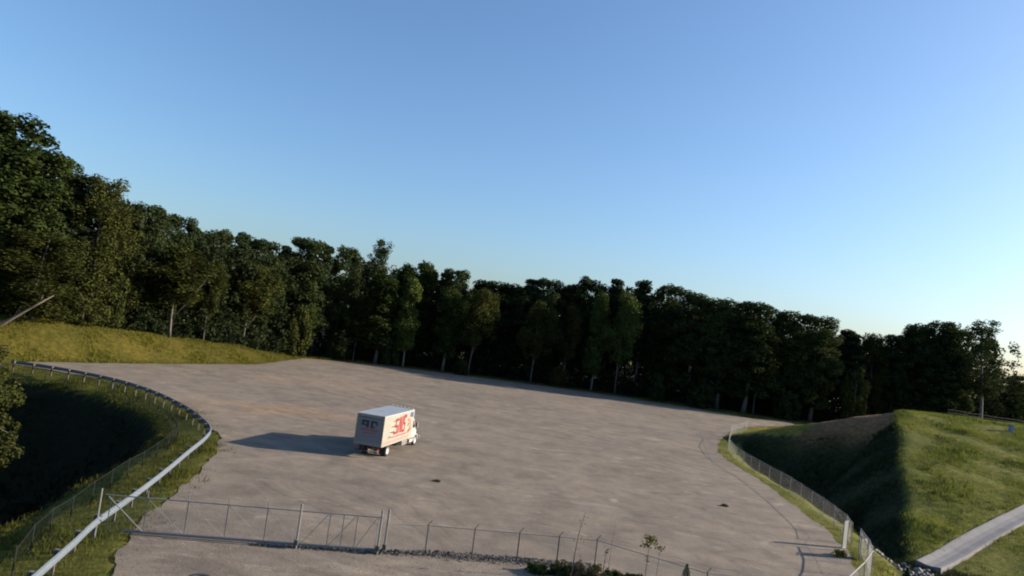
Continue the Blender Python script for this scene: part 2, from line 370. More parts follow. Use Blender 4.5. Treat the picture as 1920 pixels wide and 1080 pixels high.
def rounded(d):
    return np.where(d < 5.5, 0.068 * d * d, 0.068 * 5.5 ** 2 + 0.75 * (d - 5.5))
def land(X, Y):
    """height and cover weights at world points"""
    X = np.asarray(X, float); Y = np.asarray(Y, float)
    dl = sdf(LOT, X, Y); dr = sdf(RIM, X, Y)
    # left bank
    crest = np.interp(Y, [84, 94, 100, 112, 126, 140, 158, 175], [0.0, 3.2, 5.0, 4.1, 2.9, 2.0, 0.3, 0.0])
    leftish = sstep(-36, -46, X)
    bank = crest * sstep(0.4, 9.5, dl) * leftish
    z = bank.copy()
    # left basin
    verge = -1.1 * np.clip(dl / (np.abs(dl) + np.abs(dr) + 1e-6), 0, 1) * sstep(0, 1.0, dl)
    left_low = (X < -12) & (Y < 92)
    z = np.where(left_low & (dr > 0) & (dl > 0), np.minimum(z, 9) + verge * sstep(92, 84, Y), z)
    basin = -1.1 - np.minimum(np.abs(dr) * 1.2, 9.5)
    z = np.where(dr < 0, basin, z)
    # right basin
    right = (X > 10) & (Y < 150) & (dl > 0)
    floor = 1.0 + 3.2 * sstep(53, 64, Y)
    drop = np.minimum(np.maximum(dl - 2.6, 0) * 0.62, floor) * sstep(118, 108, Y)
    z = np.where(right, z - drop - 0.08 * np.minimum(dl, 2.6), z)
    # hill: spur towards the camera and the berm falling to the lot
    ax, ay, az = A_PT; px, py, pz = P_PT; lx, ly, lz = L_PT
    rl = math.hypot(ax - px, ay - py); rx, ry = (ax - px) / rl, (ay - py) / rl
    along = (X - px) * rx + (Y - py) * ry; lat = (X - px) * (-ry) + (Y - py) * rx
    lat = lat + 0.22 * wob(X, Y, 0.25, 2.0)
    ridge = pz + along * (az - pz) / rl
    front = pz + (Y - py) * (az - pz) / (ay - py) - 0.02 * np.maximum(X - 50, 0) * sstep(100, 60, Y)
    top = az - 0.037 * (Y - ay) + 0.15 * wob(X, Y, 0.09, 1.0)
    k = 0.9
    sm = -np.log(np.exp(-k * front) + np.exp(-k * top)) / k + 0.35 * np.exp(-((front - top) / 2.0) ** 2)
    spur = np.minimum(sm, ridge - np.maximum(lat, 0) * 0.85)
    spur = np.where(lat > 0, np.minimum(spur, ridge - lat * 0.85), spur)
    back = (X - ax) * (-0.73) + (Y - ay) * 0.68
    spur = spur - np.maximum(back - 0.5, 0) * 0.55
    bl = math.hypot(lx - ax, ly - ay); bx, by = (lx - ax) / bl, (ly - ay) / bl
    bt = (X - ax) * bx + (Y - ay) * by; bd = np.abs((X - ax) * (-by) + (Y - ay) * bx)
    bd2 = np.hypot(np.maximum(-bt, 0), bd)
    berm = az + (lz - az) * np.clip(bt / bl, 0, 1.15) - rounded(np.maximum(bd2 - 2.4 * sstep(0.5, 0.95, bt / bl) + 0.4 * wob(X, Y, 0.4, 5.0), 0))
    berm = np.where(bt < -14, -99, np.where(bt > bl * 1.15, -99, berm))
    hill = np.maximum(spur, berm)
    fl = sdf(np.array(FLUME + FLUME[::-1][1:-1]), X, Y)
    hill = hill - 0.35 * sstep(1.05, 0.5, fl)
    hz = (X > 20) & (dl > 0.3)
    zz = np.where(hz, np.maximum(z, hill), z)
    onhill = hz & (hill > z)
    # rough ground
    rough = 0.10 * wob(X, Y, 0.6, 4.0) + 0.06 * wob(X, Y, 1.9, 9.0)
    zz = zz + np.where(dl > 0.8, rough * sstep(0.8, 3, dl), 0)
    zz = np.where(dl < 0.5, np.minimum(zz, 0.0), zz)
    zz = np.where(dl < 0, -0.06, zz)
    # distant country keeps falling and rolling
    far = sstep(230, 900, np.hypot(X, Y))
    zz = zz * (1 - far * 0.4) - far * 3.0
    return zz, dl, dr, onhill, lat, bd, bt
def gz(x, y):
    return float(land(np.array([x]), np.array([y]))[0][0])

def axis(fine0, fine1, step, lo, hi):
    a = list(np.arange(fine0, fine1 + 1e-6, step)); s = step; p = fine1
    while p < hi: s *= 1.35; p += s; a.append(p)
    s = step; p = fine0
    while p > lo: s *= 1.35; p -= s; a.insert(0, p)
    return np.array(a)
gx = axis(-92, 112, 0.8, -2600, 2600); gy = axis(16, 182, 0.8, -600, 4200)
X, Y = np.meshgrid(gx, gy); Z, DL, DR, HILL, LAT, BD, BT = land(X, Y)
nx, ny = len(gx), len(gy)
V = np.stack([X, Y, Z], -1).reshape(-1, 3)
idx = np.arange(nx * ny).reshape(ny, nx)
Q = np.stack([idx[:-1, :-1], idx[:-1, 1:], idx[1:, 1:], idx[1:, :-1]], -1).reshape(-1, 4)
me = bpy.data.meshes.new('ground')
me.vertices.add(len(V)); me.vertices.foreach_set('co', V.reshape(-1).astype(np.float32))
me.loops.add(len(Q) * 4); me.loops.foreach_set('vertex_index', Q.reshape(-1).astype(np.int32))
me.polygons.add(len(Q)); me.polygons.foreach_set('loop_start', np.arange(0, len(Q) * 4, 4, dtype=np.int32))
me.update(calc_edges=True)
me.polygons.foreach_set('use_smooth', np.ones(len(Q), bool))
olive = np.array([0.064, 0.057, 0.013]); green = np.array([0.095, 0.100, 0.024]); scrub = np.array([0.022, 0.025, 0.012]); litter = np.array([0.035, 0.030, 0.020]); clay_glow = np.array([0.20, 0.108, 0.062])  # scrub holds painted shade, clay holds painted crest light
col = np.empty(X.shape + (3,)); col[:] = green
def put(mask, c):
    global col
    w = np.clip(mask, 0, 1)[..., None]; col = col * (1 - w) + c * w
put(sstep(-36, -44, X) * sstep(84, 90, Y), olive)
put(sstep(-0.6, 0.2, -DR), scrub * 0.45)  # hollow ground darkened further, its shade painted into the cover colour
put(((X > 22) & (DL > 3.5) & (~HILL) & (Y < 112)).astype(float), scrub)  # dark cover paints shade over the right basin
put((HILL & (LAT > 0.3) & (BD > 1.0)).astype(float) * 0.92, scrub)  # painted shade on the mound side turned from the sun
put((HILL & (BD < 9.0) & (BT > -1.5)).astype(float) * sstep(9.0, 4.0, BD) * sstep(15, 8, BT) * sstep(-1.5, 0.5, BT), clay_glow)  # brown strengthens towards the crest, painting in grazing sunlight
put((HILL & (BD < 4.5) & (BT > 10)).astype(float) * sstep(9, 13, BT), np.array([0.16, 0.13, 0.03]))
wood_line = np.interp(X, [-120, -80, -67, -58, -52, -46, -30, 0, 30, 60, 75, 90, 130], [96, 99, 103, 119, 133, 157, 169, 171, 168, 164, 162, 160, 160])
put(sstep(0, 2.5, Y - wood_line) * (X < 84), litter)
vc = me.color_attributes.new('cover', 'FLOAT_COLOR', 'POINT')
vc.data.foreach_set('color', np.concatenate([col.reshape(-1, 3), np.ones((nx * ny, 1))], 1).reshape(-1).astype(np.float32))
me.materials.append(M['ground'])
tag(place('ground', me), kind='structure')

# gravel lot: one sheet with a ragged edge
pts = resample([Vector((x, y, 0)) for x, y in LOT] + [Vector((*LOT[0], 0))], 0.4)[:-1]
mb = MB()
import bmesh
bm = bmesh.new(); vs = []
for i, p in enumerate(pts):
    j = 0.22 * math.sin(i * 0.071) + 0.12 * math.sin(i * 0.37 + 1) + 0.08 * math.sin(i * 0.83 + 2) + random.uniform(-.07, .07)
    a = pts[i - 1]; b = pts[(i + 1) % len(pts)]; t = (b - a).normalized(); nrm = Vector((t.y, -t.x, 0))
    vs.append(bm.verts.new((p.x + nrm.x * j, p.y + nrm.y * j, 0.012)))
f = bm.faces.new(vs); bmesh.ops.triangulate(bm, faces=[f], quad_method='BEAUTY', ngon_method='EAR_CLIP')
bmesh.ops.recalc_face_normals(bm, faces=bm.faces)
if sum(fc.normal.z for fc in bm.faces) < 0: bmesh.ops.reverse_faces(bm, faces=bm.faces)
lme = bpy.data.meshes.new('gravel_lot'); bm.to_mesh(lme); bm.free(); lme.materials.append(M['gravel'])
lot = tag(place('gravel_lot', lme), kind='structure')
# washed-out rills in the gravel (shallow troughs lined with darker fines)
M['rill'] = simple('damp_fines', (0.085, 0.080, 0.078), 0.95, 0, 0.25, 3.0)
for path, w in (([(25.4, 57.0), (24.9, 54.4), (24.6, 52.9), (23.6, 51.4), (23.1, 49.2), (22.4, 46.8), (21.6, 44.2), (20.8, 41.0)], 0.09),
                ([(34.6, 121.0), (31.9, 108.0), (29.0, 95.5), (26.4, 84.0), (25.6, 79.2), (26.4, 76.6), (26.7, 72.0), (26.2, 68.0)], 0.13),
                ([(20.6, 60.0), (21.4, 58.9), (21.9, 57.3), (22.8, 55.9)], 0.10)):
    P = catmull([(x, y, 0.016) for x, y in path], 0.35); mb = MB(); q = []
    for i, p in enumerate(P):
        t = (P[min(i + 1, len(P) - 1)] - P[max(i - 1, 0)]).normalized(); n = Vector((-t.y, t.x, 0))
        ww = w * (0.6 + 0.5 * random.random()) * math.sin(math.pi * (i + 0.7) / (len(P) + 0.4)) ** 0.4
        jx = random.uniform(-.05, .05)
        q.append((p + n * (ww / 2 + jx), p - n * (ww / 2 - jx)))
    for (a, b), (c, d) in zip(q[:-1], q[1:]): mb.add([a, b, d, c], [(0, 1, 2, 3)])
    mb.build('erosion_rill', M['rill'], lot)

# ------------------------------------------------------------------ grass and scrub (nobody could count it)
def off_flume(x, y):
    return sdf(np.array(FLUME + FLUME[::-1][1:-1]), x, y) < 0.95
def tufts(name, label, n_try, box, keep, hgt, mat, blades=5, spread=0.16):
    x = rng.uniform(box[0], box[1], n_try); y = rng.uniform(box[2], box[3], n_try)
    z, dl, dr, hl, lat, bd, bt = land(x, y)
    k = keep(x, y, z, dl, dr, hl, lat, bd, bt)
    x, y, z = x[k], y[k], z[k]; n = len(x)
    out = []
    for b in range(blades):
        an = rng.uniform(0, 2 * math.pi, n); h = rng.uniform(hgt[0], hgt[1], n) * (0.75 + 0.45 * wob(x, y, 0.5, 3.0))
        h = np.maximum(h, hgt[0] * 0.5)
        w = h * rng.uniform(0.045, 0.11, n); ox = rng.normal(0, spread, n); oy = rng.normal(0, spread, n); ln = h * rng.normal(0, 0.35, n); lm = h * rng.normal(0, 0.35, n)
        a = np.stack([x + ox - np.cos(an) * w, y + oy - np.sin(an) * w, z - 0.03], -1)
        c = np.stack([x + ox + np.cos(an) * w, y + oy + np.sin(an) * w, z - 0.03], -1)
        t = np.stack([x + ox + ln, y + oy + lm, z + h], -1)
        out.append(np.stack([a, c, t], 1))
    o = place(name, tris_mesh(name, np.concatenate(out), mat))
    return tag(o, label, 'grass', kind='stuff')
tufts('bank_grass', 'olive and straw coloured rough grass on the bank below the wood', 26000, (-84, -42, 88, 162),
      lambda x, y, z, dl, dr, hl, lat, bd, bt: (dl > 0.2) & (dl < 15) & (x < -43) & (dr > 0) & (y > 88), (0.22, 0.6), M['grass_olive'])
tufts('hill_grass', 'rough green grass on the sunlit hill face', 95000, (30, 100, 48, 128),
      lambda x, y, z, dl, dr, hl, lat, bd, bt: hl & (lat < 0.6) & ~off_flume(x, y), (0.14, 0.42), M['grass_hill'])
tufts('hill_weeds', 'scattered darker weeds standing in the hill grass', 5200, (30, 100, 48, 118),
      lambda x, y, z, dl, dr, hl, lat, bd, bt: hl & (lat < -0.5) & ~off_flume(x, y) & (wob(x, y, 0.35, 6.0) + 0.6 * wob(x, y, 1.1, 2.0) > 0.15), (0.3, 0.75), M['leaf_dark'], 7, 0.2)
tufts('slope_grass', 'scrub with shade painted into its colour covering the steep hollow side of the mound', 30000, (27, 60, 50, 118),
      lambda x, y, z, dl, dr, hl, lat, bd, bt: (dl > 3.5) & ((lat > 0.4) | ~hl) & ~((bd < 6.0) & (bt > -1)), (0.2, 0.55), M['slope_shade_scrub'])
tufts('verge_grass', 'green and straw grass along the guardrail', 60000, (-62, -14, 22, 90),
      lambda x, y, z, dl, dr, hl, lat, bd, bt: (dl > -1.9 + 2.3 * rng.random(len(x)) ** 0.5) & (dr > -0.3), (0.10, 0.34), M['grass_verge'])
tufts('fence_side_grass', 'yellow green grass strip under the fence right of the lot', 11000, (22, 70, 40, 160),
      lambda x, y, z, dl, dr, hl, lat, bd, bt: (dl > -0.5 + 0.8 * rng.random(len(x))) & ((dl < 3.2) | ((bd < 3.8) & (bt > 11) & (bt < 27))), (0.12, 0.36), M['grass_olive'])
tufts('wood_edge_grass', 'thin strip of olive grass between the lot and the wood', 16000, (-46, 60, 150, 174),
      lambda x, y, z, dl, dr, hl, lat, bd, bt: (dl > 0.1) & (dl < 3.0), (0.2, 0.6), M['grass_olive'])
tufts('foreground_grass', 'grass in front of the riprap at the lower right', 9000, (22, 44, 36, 58),
      lambda x, y, z, dl, dr, hl, lat, bd, bt: (dl > 0.2) & (y < 56) & ~hl & ~off_flume(x, y), (0.08, 0.2), M['grass_olive'])
tufts('edge_weeds', 'small weeds straggling over the edges of the gravel', 90000, (-64, 68, 26, 168),
      lambda x, y, z, dl, dr, hl, lat, bd, bt: (dl < 0.05) & (dl > -3.2 * rng.random(len(x)) ** 3.0) & (wob(x, y, 0.8, 1.0) > -0.2), (0.05, 0.16), M['grass_verge'], 5, 0.10)
tufts('pit_shade_scrub', 'scrub darkened with painted shade in the deep hollow left of the guardrail', 22000, (-75, -24, 30, 82),
      lambda x, y, z, dl, dr, hl, lat, bd, bt: (dr < -1.0), (0.2, 0.5), M['pit_shade_scrub'])

# ------------------------------------------------------------------ trees
def leaf_cloud(centres, radii, counts, size, zs=1.0, droop=0.0):
    """leaf quads gathered in clumps"""
    cs = np.repeat(centres, counts, 0); rs = np.repeat(radii, counts)
    n = len(cs)
    d = rng.normal(0, 1, (n, 3)); d /= np.linalg.norm(d, axis=1)[:, None]
    r = rng.uniform(0.25, 1.0, n) ** 0.5
    p = cs + d * (rs * r)[:, None] * np.array([1, 1, zs])
    p[:, 2] -= droop * rng.uniform(0, 1, n) ** 2
    nrm = d + rng.normal(0, 0.7, (n, 3)) + np.array([0, 0, 0.35]); nrm /= np.linalg.norm(nrm, axis=1)[:, None]
    a = np.cross(nrm, rng.normal(0, 1, (n, 3))); a /= np.linalg.norm(a, axis=1)[:, None] + 1e-9
    b = np.cross(nrm, a)
    s = size * rng.uniform(0.6, 1.35, n)[:, None]
    a *= s; b *= s * rng.uniform(0.5, 0.9, n)[:, None]
    return np.stack([p - a, p - b * 0.9, p + a, p + b], 1)
def crown_pts(n, H, W, lo, prof, shell=0.55):
    t = rng.uniform(0, 1, n); R = np.array([prof(q) for q in t]) * W / 2
    an = rng.uniform(0, 2 * math.pi, n); rr = R * (shell + (1 - shell) * rng.uniform(0, 1, n)) * rng.choice([1, 1, 1, 0.45], n)
    return np.stack([rr * np.cos(an), rr * np.sin(an), H * (lo + (1 - lo) * t)], -1), t
def trunk_mesh(name, H, r0, top, mat, limbs, lean=0.0, fork=None):
    mb = MB(); n = 9
    ph = random.uniform(0, 6)
    def axis_at(t): return Vector((lean * H * t * t + 0.012 * H * math.sin(3 * t + ph) , 0.012 * H * math.sin(4 * t + ph * 2), H * t * top))
    mb.tube([axis_at(i / n) - (Vector((0, 0, 0.5)) if i == 0 else Vector((0, 0, 0))) for i in range(n + 1)], [r0 * (1.35 if i == 0 else 1) * (1 - 0.86 * i / n) for i in range(n + 1)], 7)
    for (t, an, ln, rise) in limbs:
        b = axis_at(t); d = Vector((math.cos(an), math.sin(an), rise)).normalized()
        e = b + d * ln; mid = b + d * ln * 0.5 - Vector((0, 0, 0.06 * ln)); rr = r0 * (1 - 0.86 * t) * 0.55
        mb.tube([b, mid, e], [rr, rr * 0.6, rr * 0.15], 5)
        for s in (-1, 1):
            d2 = Vector((math.cos(an + s * 0.7), math.sin(an + s * 0.7), rise + 0.2)).normalized()
            mb.tube([mid, mid + d2 * ln * 0.45], [rr * 0.4, rr * 0.08], 4)
    if fork:
        t, an, ln = fork
        b = axis_at(t); e = b + Vector((math.cos(an) * ln * 0.25, math.sin(an) * ln * 0.25, ln)); rr = r0 * (1 - 0.86 * t) * 0.8
        mb.tube([b, b.lerp(e, 0.5) + Vector((0.12, 0, 0)), e], [rr, rr * 0.7, rr * 0.15], 6)
    return mb.mesh(name, mat, True)
PROTO = {}
def proto(kind, H, W, lo, prof, nc, cr, nl, size, lmat, tmat, r0, zs=1.0, droop=0.0, shell=0.55, lean=0.0, fork=None, nlimb=9):
    c, t = crown_pts(nc, H, W * 0.82, lo, prof, shell)
    c[:, 0] += lean * H * (c[:, 2] / H) ** 2
    rad_ = cr * rng.uniform(0.65, 1.3, nc) * (0.55 + 0.45 * np.array([prof(q) for q in t]))
    cnt = np.maximum(6, (nl * rad_ ** 2 / np.sum(rad_ ** 2)).astype(int))
    q = leaf_cloud(c, rad_, cnt, size, zs, droop)
    limbs = []
    for i in range(nlimb):
        tt = random.uniform(max(lo, 0.12), 0.92); limbs.append((tt, random.uniform(0, 6.28), W / 2 * prof((tt - lo) / (1 - lo) if tt > lo else 0.1) * 0.8, random.uniform(0.25, 0.8)))
    PROTO.setdefault(kind, []).append((H, W, trunk_mesh('trunk', H, r0, 0.96, tmat, limbs, lean, fork), quads_mesh('crown', q, lmat)))
oakp = lambda t: max(0.0, math.sin(math.pi * (0.14 + 0.76 * t)) ** 0.55)
pinep = lambda t: max(0.30, (1 - t) ** 0.5 * (0.55 + 0.45 * min(1, t * 5)))
popp = lambda t: max(0.25, math.sin(math.pi * (0.16 + 0.72 * t)) ** 0.6 * (1.05 - 0.3 * t) * (0.85 + 0.15 * math.sin(t * 23)))
birp = lambda t: max(0.15, math.sin(math.pi * (0.10 + 0.82 * t)) ** 0.6)
for s in range(3): proto('oak', 25, 8.5, 0.16, oakp, 150, 1.15, 24000, 0.195, M['leaf_dark'], M['bark'], 0.28)
for s in range(2): proto('pine', 25, 6.0, 0.28, pinep, 130, 1.05, 18000, 0.19, M['leaf_pine'], M['bark'], 0.22, 0.85)
for s in range(2): proto('poplar', 20, 5.0, 0.20, popp, 90, 1.15, 15000, 0.19, M['leaf_mid'], M['bark'], 0.20, 1.35, 0.4)
for s in range(2): proto('birch', 18, 6.5, 0.36, birp, 64, 1.0, 8500, 0.165, M['leaf_olive'], M['palebark'], 0.11, 1.6, 0.8, 0.4, 0.03, (0.22, 0.6, 9))
for s in range(2): proto('slim', 23, 8.0, 0.08, oakp, 100, 1.05, 15000, 0.175, M['leaf_olive'], M['palebark'], 0.20, 1.7, 1.0)
proto('airy', 24, 7.5, 0.30, lambda t: max(0.35, math.sin(math.pi * (0.22 + 0.60 * t)) ** 0.5 * (1 if int(t * 9) % 3 else 0.8)), 150, 1.0, 10500, 0.165, M['leaf_dark'], M['bark'], 0.30, 0.8, 0.2, 0.35, 0.0, None, 18)
for s in range(2): proto('bush', 7, 6.0, 0.06, lambda t: max(0.2, math.sin(math.pi * (0.2 + 0.75 * t)) ** 0.8), 40, 0.75, 4200, 0.19, M['leaf_mid'], M['bark'], 0.10, 1.2, 0.3)
BRIGHT = {}
def crown_variant(kind, i, lm):
    key = (kind, i, lm)
    if key not in BRIGHT:
        c = PROTO[kind][i][3].copy(); c.materials.clear(); c.materials.append(M[lm]); BRIGHT[key] = c
    return BRIGHT[key]
NAMES = {'oak': 'broadleaf_tree', 'pine': 'pine_tree', 'poplar': 'columnar_tree', 'birch': 'birch_tree', 'slim': 'drooping_tree', 'airy': 'airy_tree', 'bush': 'bush'}
TREES=[
 (-84.1,104,35.0,12.1,'oak','spire topped dark tree cut off by the left edge of the picture'),
 (-77.3,103,34.0,10.4,'oak','tallest broad green tree at the far left end of the wood'),
 (-73.1,106,29.8,7.8,'oak','broad green tree just right of the tallest one at left'),
 (-70.1,109,28.1,6.8,'pine','dark narrow tree on the falling skyline left of the pale drooping tree'),
 (-66.1,110,27.7,7.7,'slim','pale olive tree with drooping foliage at the head of the grass bank'),
 (-68.1,101,17.4,10.1,'slim','olive lit tree low in front of the tall trees at left'),
 (-65.3,116,23.4,5.4,'slim','narrow olive tree leaning out right of the drooping tree on the bank'),
 (-65.0,122,25.6,5.8,'oak','dark round headed tree where the skyline steps down at left'),
 (-63.2,130,25.0,5.8,'oak','dark rounded tree above the pale trunked birch on the bank'),
 (-58.2,122,18.9,9.9,'birch','birch with a pale forked trunk and feathery olive crown on the bank'),
 (-56.4,131,17.7,4.2,'birch','slender birch with a thin pale trunk right of the forked birch'),
 (-60.9,132,24.2,4.9,'pine','small dark pointed tree right of the skyline step'),
 (-60.2,140,24.6,6.5,'oak','dark broad tree behind the slender birch'),
 (-57.8,146,25.6,5.2,'pine','tree with a star shaped spiky top on the left skyline'),
 (-54.5,150,24.1,6.7,'oak','low rounded dark tree right of the spiky topped tree'),
 (-53.3,144,18.5,8.9,'birch','olive brown edge tree with a leaning trunk above the end of the bank'),
 (-52.4,158,24.1,4.1,'pine','thin spike of a tree left of the broad dark crown'),
 (-48.8,163,26.7,9.3,'oak','broad dark crowned tree standing above the low end of the grass bank'),
 (-44.9,165,25.9,4.6,'pine','narrow pointed tree against the right side of the broad dark crown'),
 (-40.9,170,26.7,6.8,'oak','twin headed dark tree left of the tallest airy one'),
 (-45.8,160,17.4,3.2,'poplar','small bright green pointed tree low under the broad dark crown'),
 (-46.6,157,11.0,7.5,'bush','bushy yellow green sapling at the lot corner'),
 (-34.2,176,30.4,8.4,'airy','tall airy tree rising above its neighbours behind the box truck'),
 (-30.9,168,20.9,8.5,'poplar','mid green columnar tree under the tall airy one'),
 (-35.6,166,15.0,5.6,'birch','slim tree with a thin grey trunk left of the columnar tree'),
 (-27.1,178,24.9,5.5,'poplar','dark pointed tree right of the tall airy one'),
 (-23.8,168,21.0,4.7,'poplar','tall narrow bright green tree above the truck roof'),
 (-22.7,180,26.1,6.4,'poplar','sharp dark spire above the truck'),
 (-17.7,182,24.3,5.1,'pine','small dark spike left of the pointed round crown'),
 (-14.6,180,25.4,6.4,'oak','rounded pointed dark crown at the notch in the skyline'),
 (-14.6,172,19.6,6.6,'poplar','dull green tree below the skyline notch'),
 (-7.5,171,20.9,8.7,'birch','yellow green tree with a clear pale foot right of the skyline notch'),
 (-4.7,186,24.0,10.0,'oak','low broad dark crown right of the skyline notch'),
 (1.1,188,24.0,8.1,'oak','flat topped dark crown in the middle of the wood'),
 (5.5,186,25.9,6.3,'pine','dark spiky crown left of a dense clump in mid skyline'),
 (10.0,186,26.5,7.2,'oak','dark crown in mid skyline above the olive edge tree'),
 (7.1,172,19.5,8.2,'birch','olive edge tree with trailing foliage in the middle of the wood'),
 (16.1,190,27.0,7.3,'pine','small spiky dark crown above the rusty leaved tree'),
 (15.2,173,19.6,5.1,'birch','rusty leaved thin tree with a grey trunk'),
 (21.6,188,28.6,7.3,'oak','clump headed dark tree on the level part of the skyline'),
 (28.0,188,29.0,6.4,'pine','small dark spire at the right of the level skyline'),
 (22.8,174,24.1,4.3,'poplar','small orange tipped green tree beside the bright green one'),
 (28.1,172,24.2,7.2,'birch','brightest green tree on the wood edge with a leaning pale trunk'),
 (34.9,184,30.1,6.5,'pine','spiky twin topped tree closing the level skyline'),
 (41.5,182,28.7,6.2,'oak','small dark crown just right of the twin topped tree'),
 (46.8,174,27.5,8.3,'oak','wide flat dark crown above the shaded end of the lot'),
 (52.5,168,25.9,8.0,'oak','dark sloping crown left of the big rounded one'),
 (58.0,164,25.7,9.1,'oak','big rounded crown with olive light on its right side'),
 (59.6,164,19.2,7.6,'birch','dim olive tree hanging below the big rounded crown'),
 (66.4,165,24.8,6.4,'oak','smaller rounded crown right of the big rounded one'),
 (73.9,166,24.7,7.9,'oak','dark crown with a ragged top above the mound slope'),
 (85.2,172,23.4,6.6,'pine','small ragged crown left of the mound top'),
 (90.9,172,22.6,7.2,'slim','dim olive tree above the left shoulder of the mound'),
 (97.6,174,23.1,5.9,'oak','low dark crown right above the mound top'),
 (102.6,174,26.8,7.5,'oak','left one of two broad dark crowns near the lone airy tree'),
 (108.1,173,27.9,8.0,'oak','right one of two broad dark crowns near the lone airy tree'),
 (112.2,172,26.4,5.8,'oak','dark crown touching the lone airy tree'),
 (113.6,165,29.1,10.7,'airy','lone tall airy tree with a dark trunk on the grass hill'),
 (174.8,240,17.5,9.2,'oak','small hazy tree at the right edge left one of two'),
 (188.2,250,19.3,11.5,'oak','small hazy tree cut by the right edge of the picture'),
 (81.6,160,14.1,7.4,'bush','yellow green bush glowing dimly below the mound skyline trees'),
 (-9.7,168,3.4,5.1,'bush','pale bush at the wood foot right of the truck'),
 (37.3,166,6.6,5.1,'bush','dim bush at the wood foot by the shaded end of the lot'),
 (-27.1,169,9.7,6.5,'bush','dim shrub at the wood foot straight behind the truck'),
 (-38.3,163,7.0,7.0,'bush','dim shrub at the wood foot left of the truck'),
 (67.2,162,6.4,7.4,'bush','dark bush beyond the tongue of the lot'),
 (47.2,162,5.7,7.4,'bush','dark bush at the wood foot above the lot shadow'),
 (14.2,171,4.6,6.5,'bush','dark low bush under the rusty leaved tree'),
 (-64.8,107,8.7,5.7,'bush','olive bush at the foot of the drooping tree'),
]
for k, (x, y, zt, w, kind, label) in enumerate(TREES):
    i = k % len(PROTO[kind]); H, W, tm, cm = PROTO[kind][i]
    zb = gz(x, y); h = zt - zb
    if 'bright' in label: cm = crown_variant(kind, i, 'leaf_bright')
    elif 'rusty' in label or 'orange tipped' in label: cm = crown_variant(kind, i, 'leaf_rust')
    elif kind == 'bush' and ('olive' in label or 'yellow' in label or 'pale' in label): cm = crown_variant(kind, i, 'leaf_olive')
    elif kind == 'oak' and 'green' in label: cm = crown_variant(kind, i, 'leaf_mid')
    elif kind == 'bush': cm = crown_variant(kind, i, 'leaf_dark')
    ws = w * (1.0 if kind in ('bush', 'airy') else 1.4) / W if kind in ('bush', 'birch', 'slim', 'airy', 'poplar') else max(w * 1.65, 8.4 if kind == 'oak' else 6.6) / W * rng.uniform(0.92, 1.12)
    t = thing(NAMES[kind], label, 'bush' if kind == 'bush' else 'tree', (x, y, zb), rng.uniform(0, 6.28) if kind not in ('birch',) else rng.uniform(-0.5, 0.5),
              'trees of the wood' if kind != 'bush' else 'bushes at the wood foot', (ws, ws, h / H))
    place('trunk', tm, t); place('crown', cm, t)

# the wood behind the edge trees: reads as one dark mass
sk = sorted([(math.atan2(x, y), (zt - CAM_H) / math.hypot(x, y)) for x, y, zt, w, kind, l in TREES if kind in ('oak', 'pine') and y < 200])
ska = np.array([a for a, b in sk]); skb = np.array([b for a, b in sk])
cl, rl_, ct = [], [], []
n = 0
while n < 620:
    x = rng.uniform(-120, 135); y = rng.uniform(104, 232)
    wl0 = np.interp(x, [-120, -80, -67, -58, -52, -46, -30, 0, 30, 60, 75, 90, 130], [100, 104, 110, 127, 141, 166, 178, 181, 178, 174, 172, 170, 170])
    if y < wl0 or y > wl0 + 44: continue
    if x > 86 and y < 175: continue
    el = np.interp(math.atan2(x, y), ska, skb)
    top = CAM_H + (el * rng.choice([0.84, 0.94, 1.0, 1.03]) - 0.003) * math.hypot(x, y); zb = gz(x, y); h = min(top - zb, 30)
    if h < 6: continue
    m = 22; t = rng.uniform(0.04, 0.94, m)
    an = rng.uniform(0, 6.28, m); rr = rng.uniform(0.4, 2.9, m) * np.minimum(1, 2.6 * (1 - t))
    cl.append(np.stack([x + rr * np.cos(an), y + rr * np.sin(an), zb + h * t], -1)); rl_.append(rng.uniform(0.9, 1.7, m)); ct.append(np.full(m, 30)); n += 1
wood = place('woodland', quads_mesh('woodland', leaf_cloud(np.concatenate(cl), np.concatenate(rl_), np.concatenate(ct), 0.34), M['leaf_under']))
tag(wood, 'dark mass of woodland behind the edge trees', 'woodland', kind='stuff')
# low growth under the first trees
cl, rl_ = [], []
for i in range(1300):
    x = rng.uniform(-90, 84)
    y = np.interp(x, [-120, -80, -67, -58, -52, -46, -30, 0, 30, 60, 75, 90], [101, 105, 110, 126, 140, 163, 174, 176, 173, 169, 167, 165]) + rng.uniform(0, 10)
    cl.append((x, y, gz(x, y) + rng.uniform(0.2, 5.5) * rng.random())); rl_.append(rng.uniform(0.8, 1.5))
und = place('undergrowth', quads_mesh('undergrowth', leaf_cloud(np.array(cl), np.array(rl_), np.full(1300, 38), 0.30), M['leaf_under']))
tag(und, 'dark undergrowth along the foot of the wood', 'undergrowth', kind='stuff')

# distant woods closing the horizon
cl, rl_ = [], []
for i in range(1500):
    an = rng.uniform(-0.9, 0.9); d = rng.uniform(300, 380); x = d * math.sin(an); y = d * math.cos(an); hh = 13.5 + 2.5 * math.sin(an * 40) + 1.5 * math.sin(an * 97)
    cl.append((x, y, -1.0 + rng.uniform(0.05, 1) * hh)); rl_.append(rng.uniform(2.0, 3.6))
tag(place('distant_woods', quads_mesh('distant_woods', leaf_cloud(np.array(cl), np.array(rl_), np.full(1500, 34), 0.9), M['leaf_dark'])), 'low belt of distant woods on the horizon', 'woodland', kind='stuff')

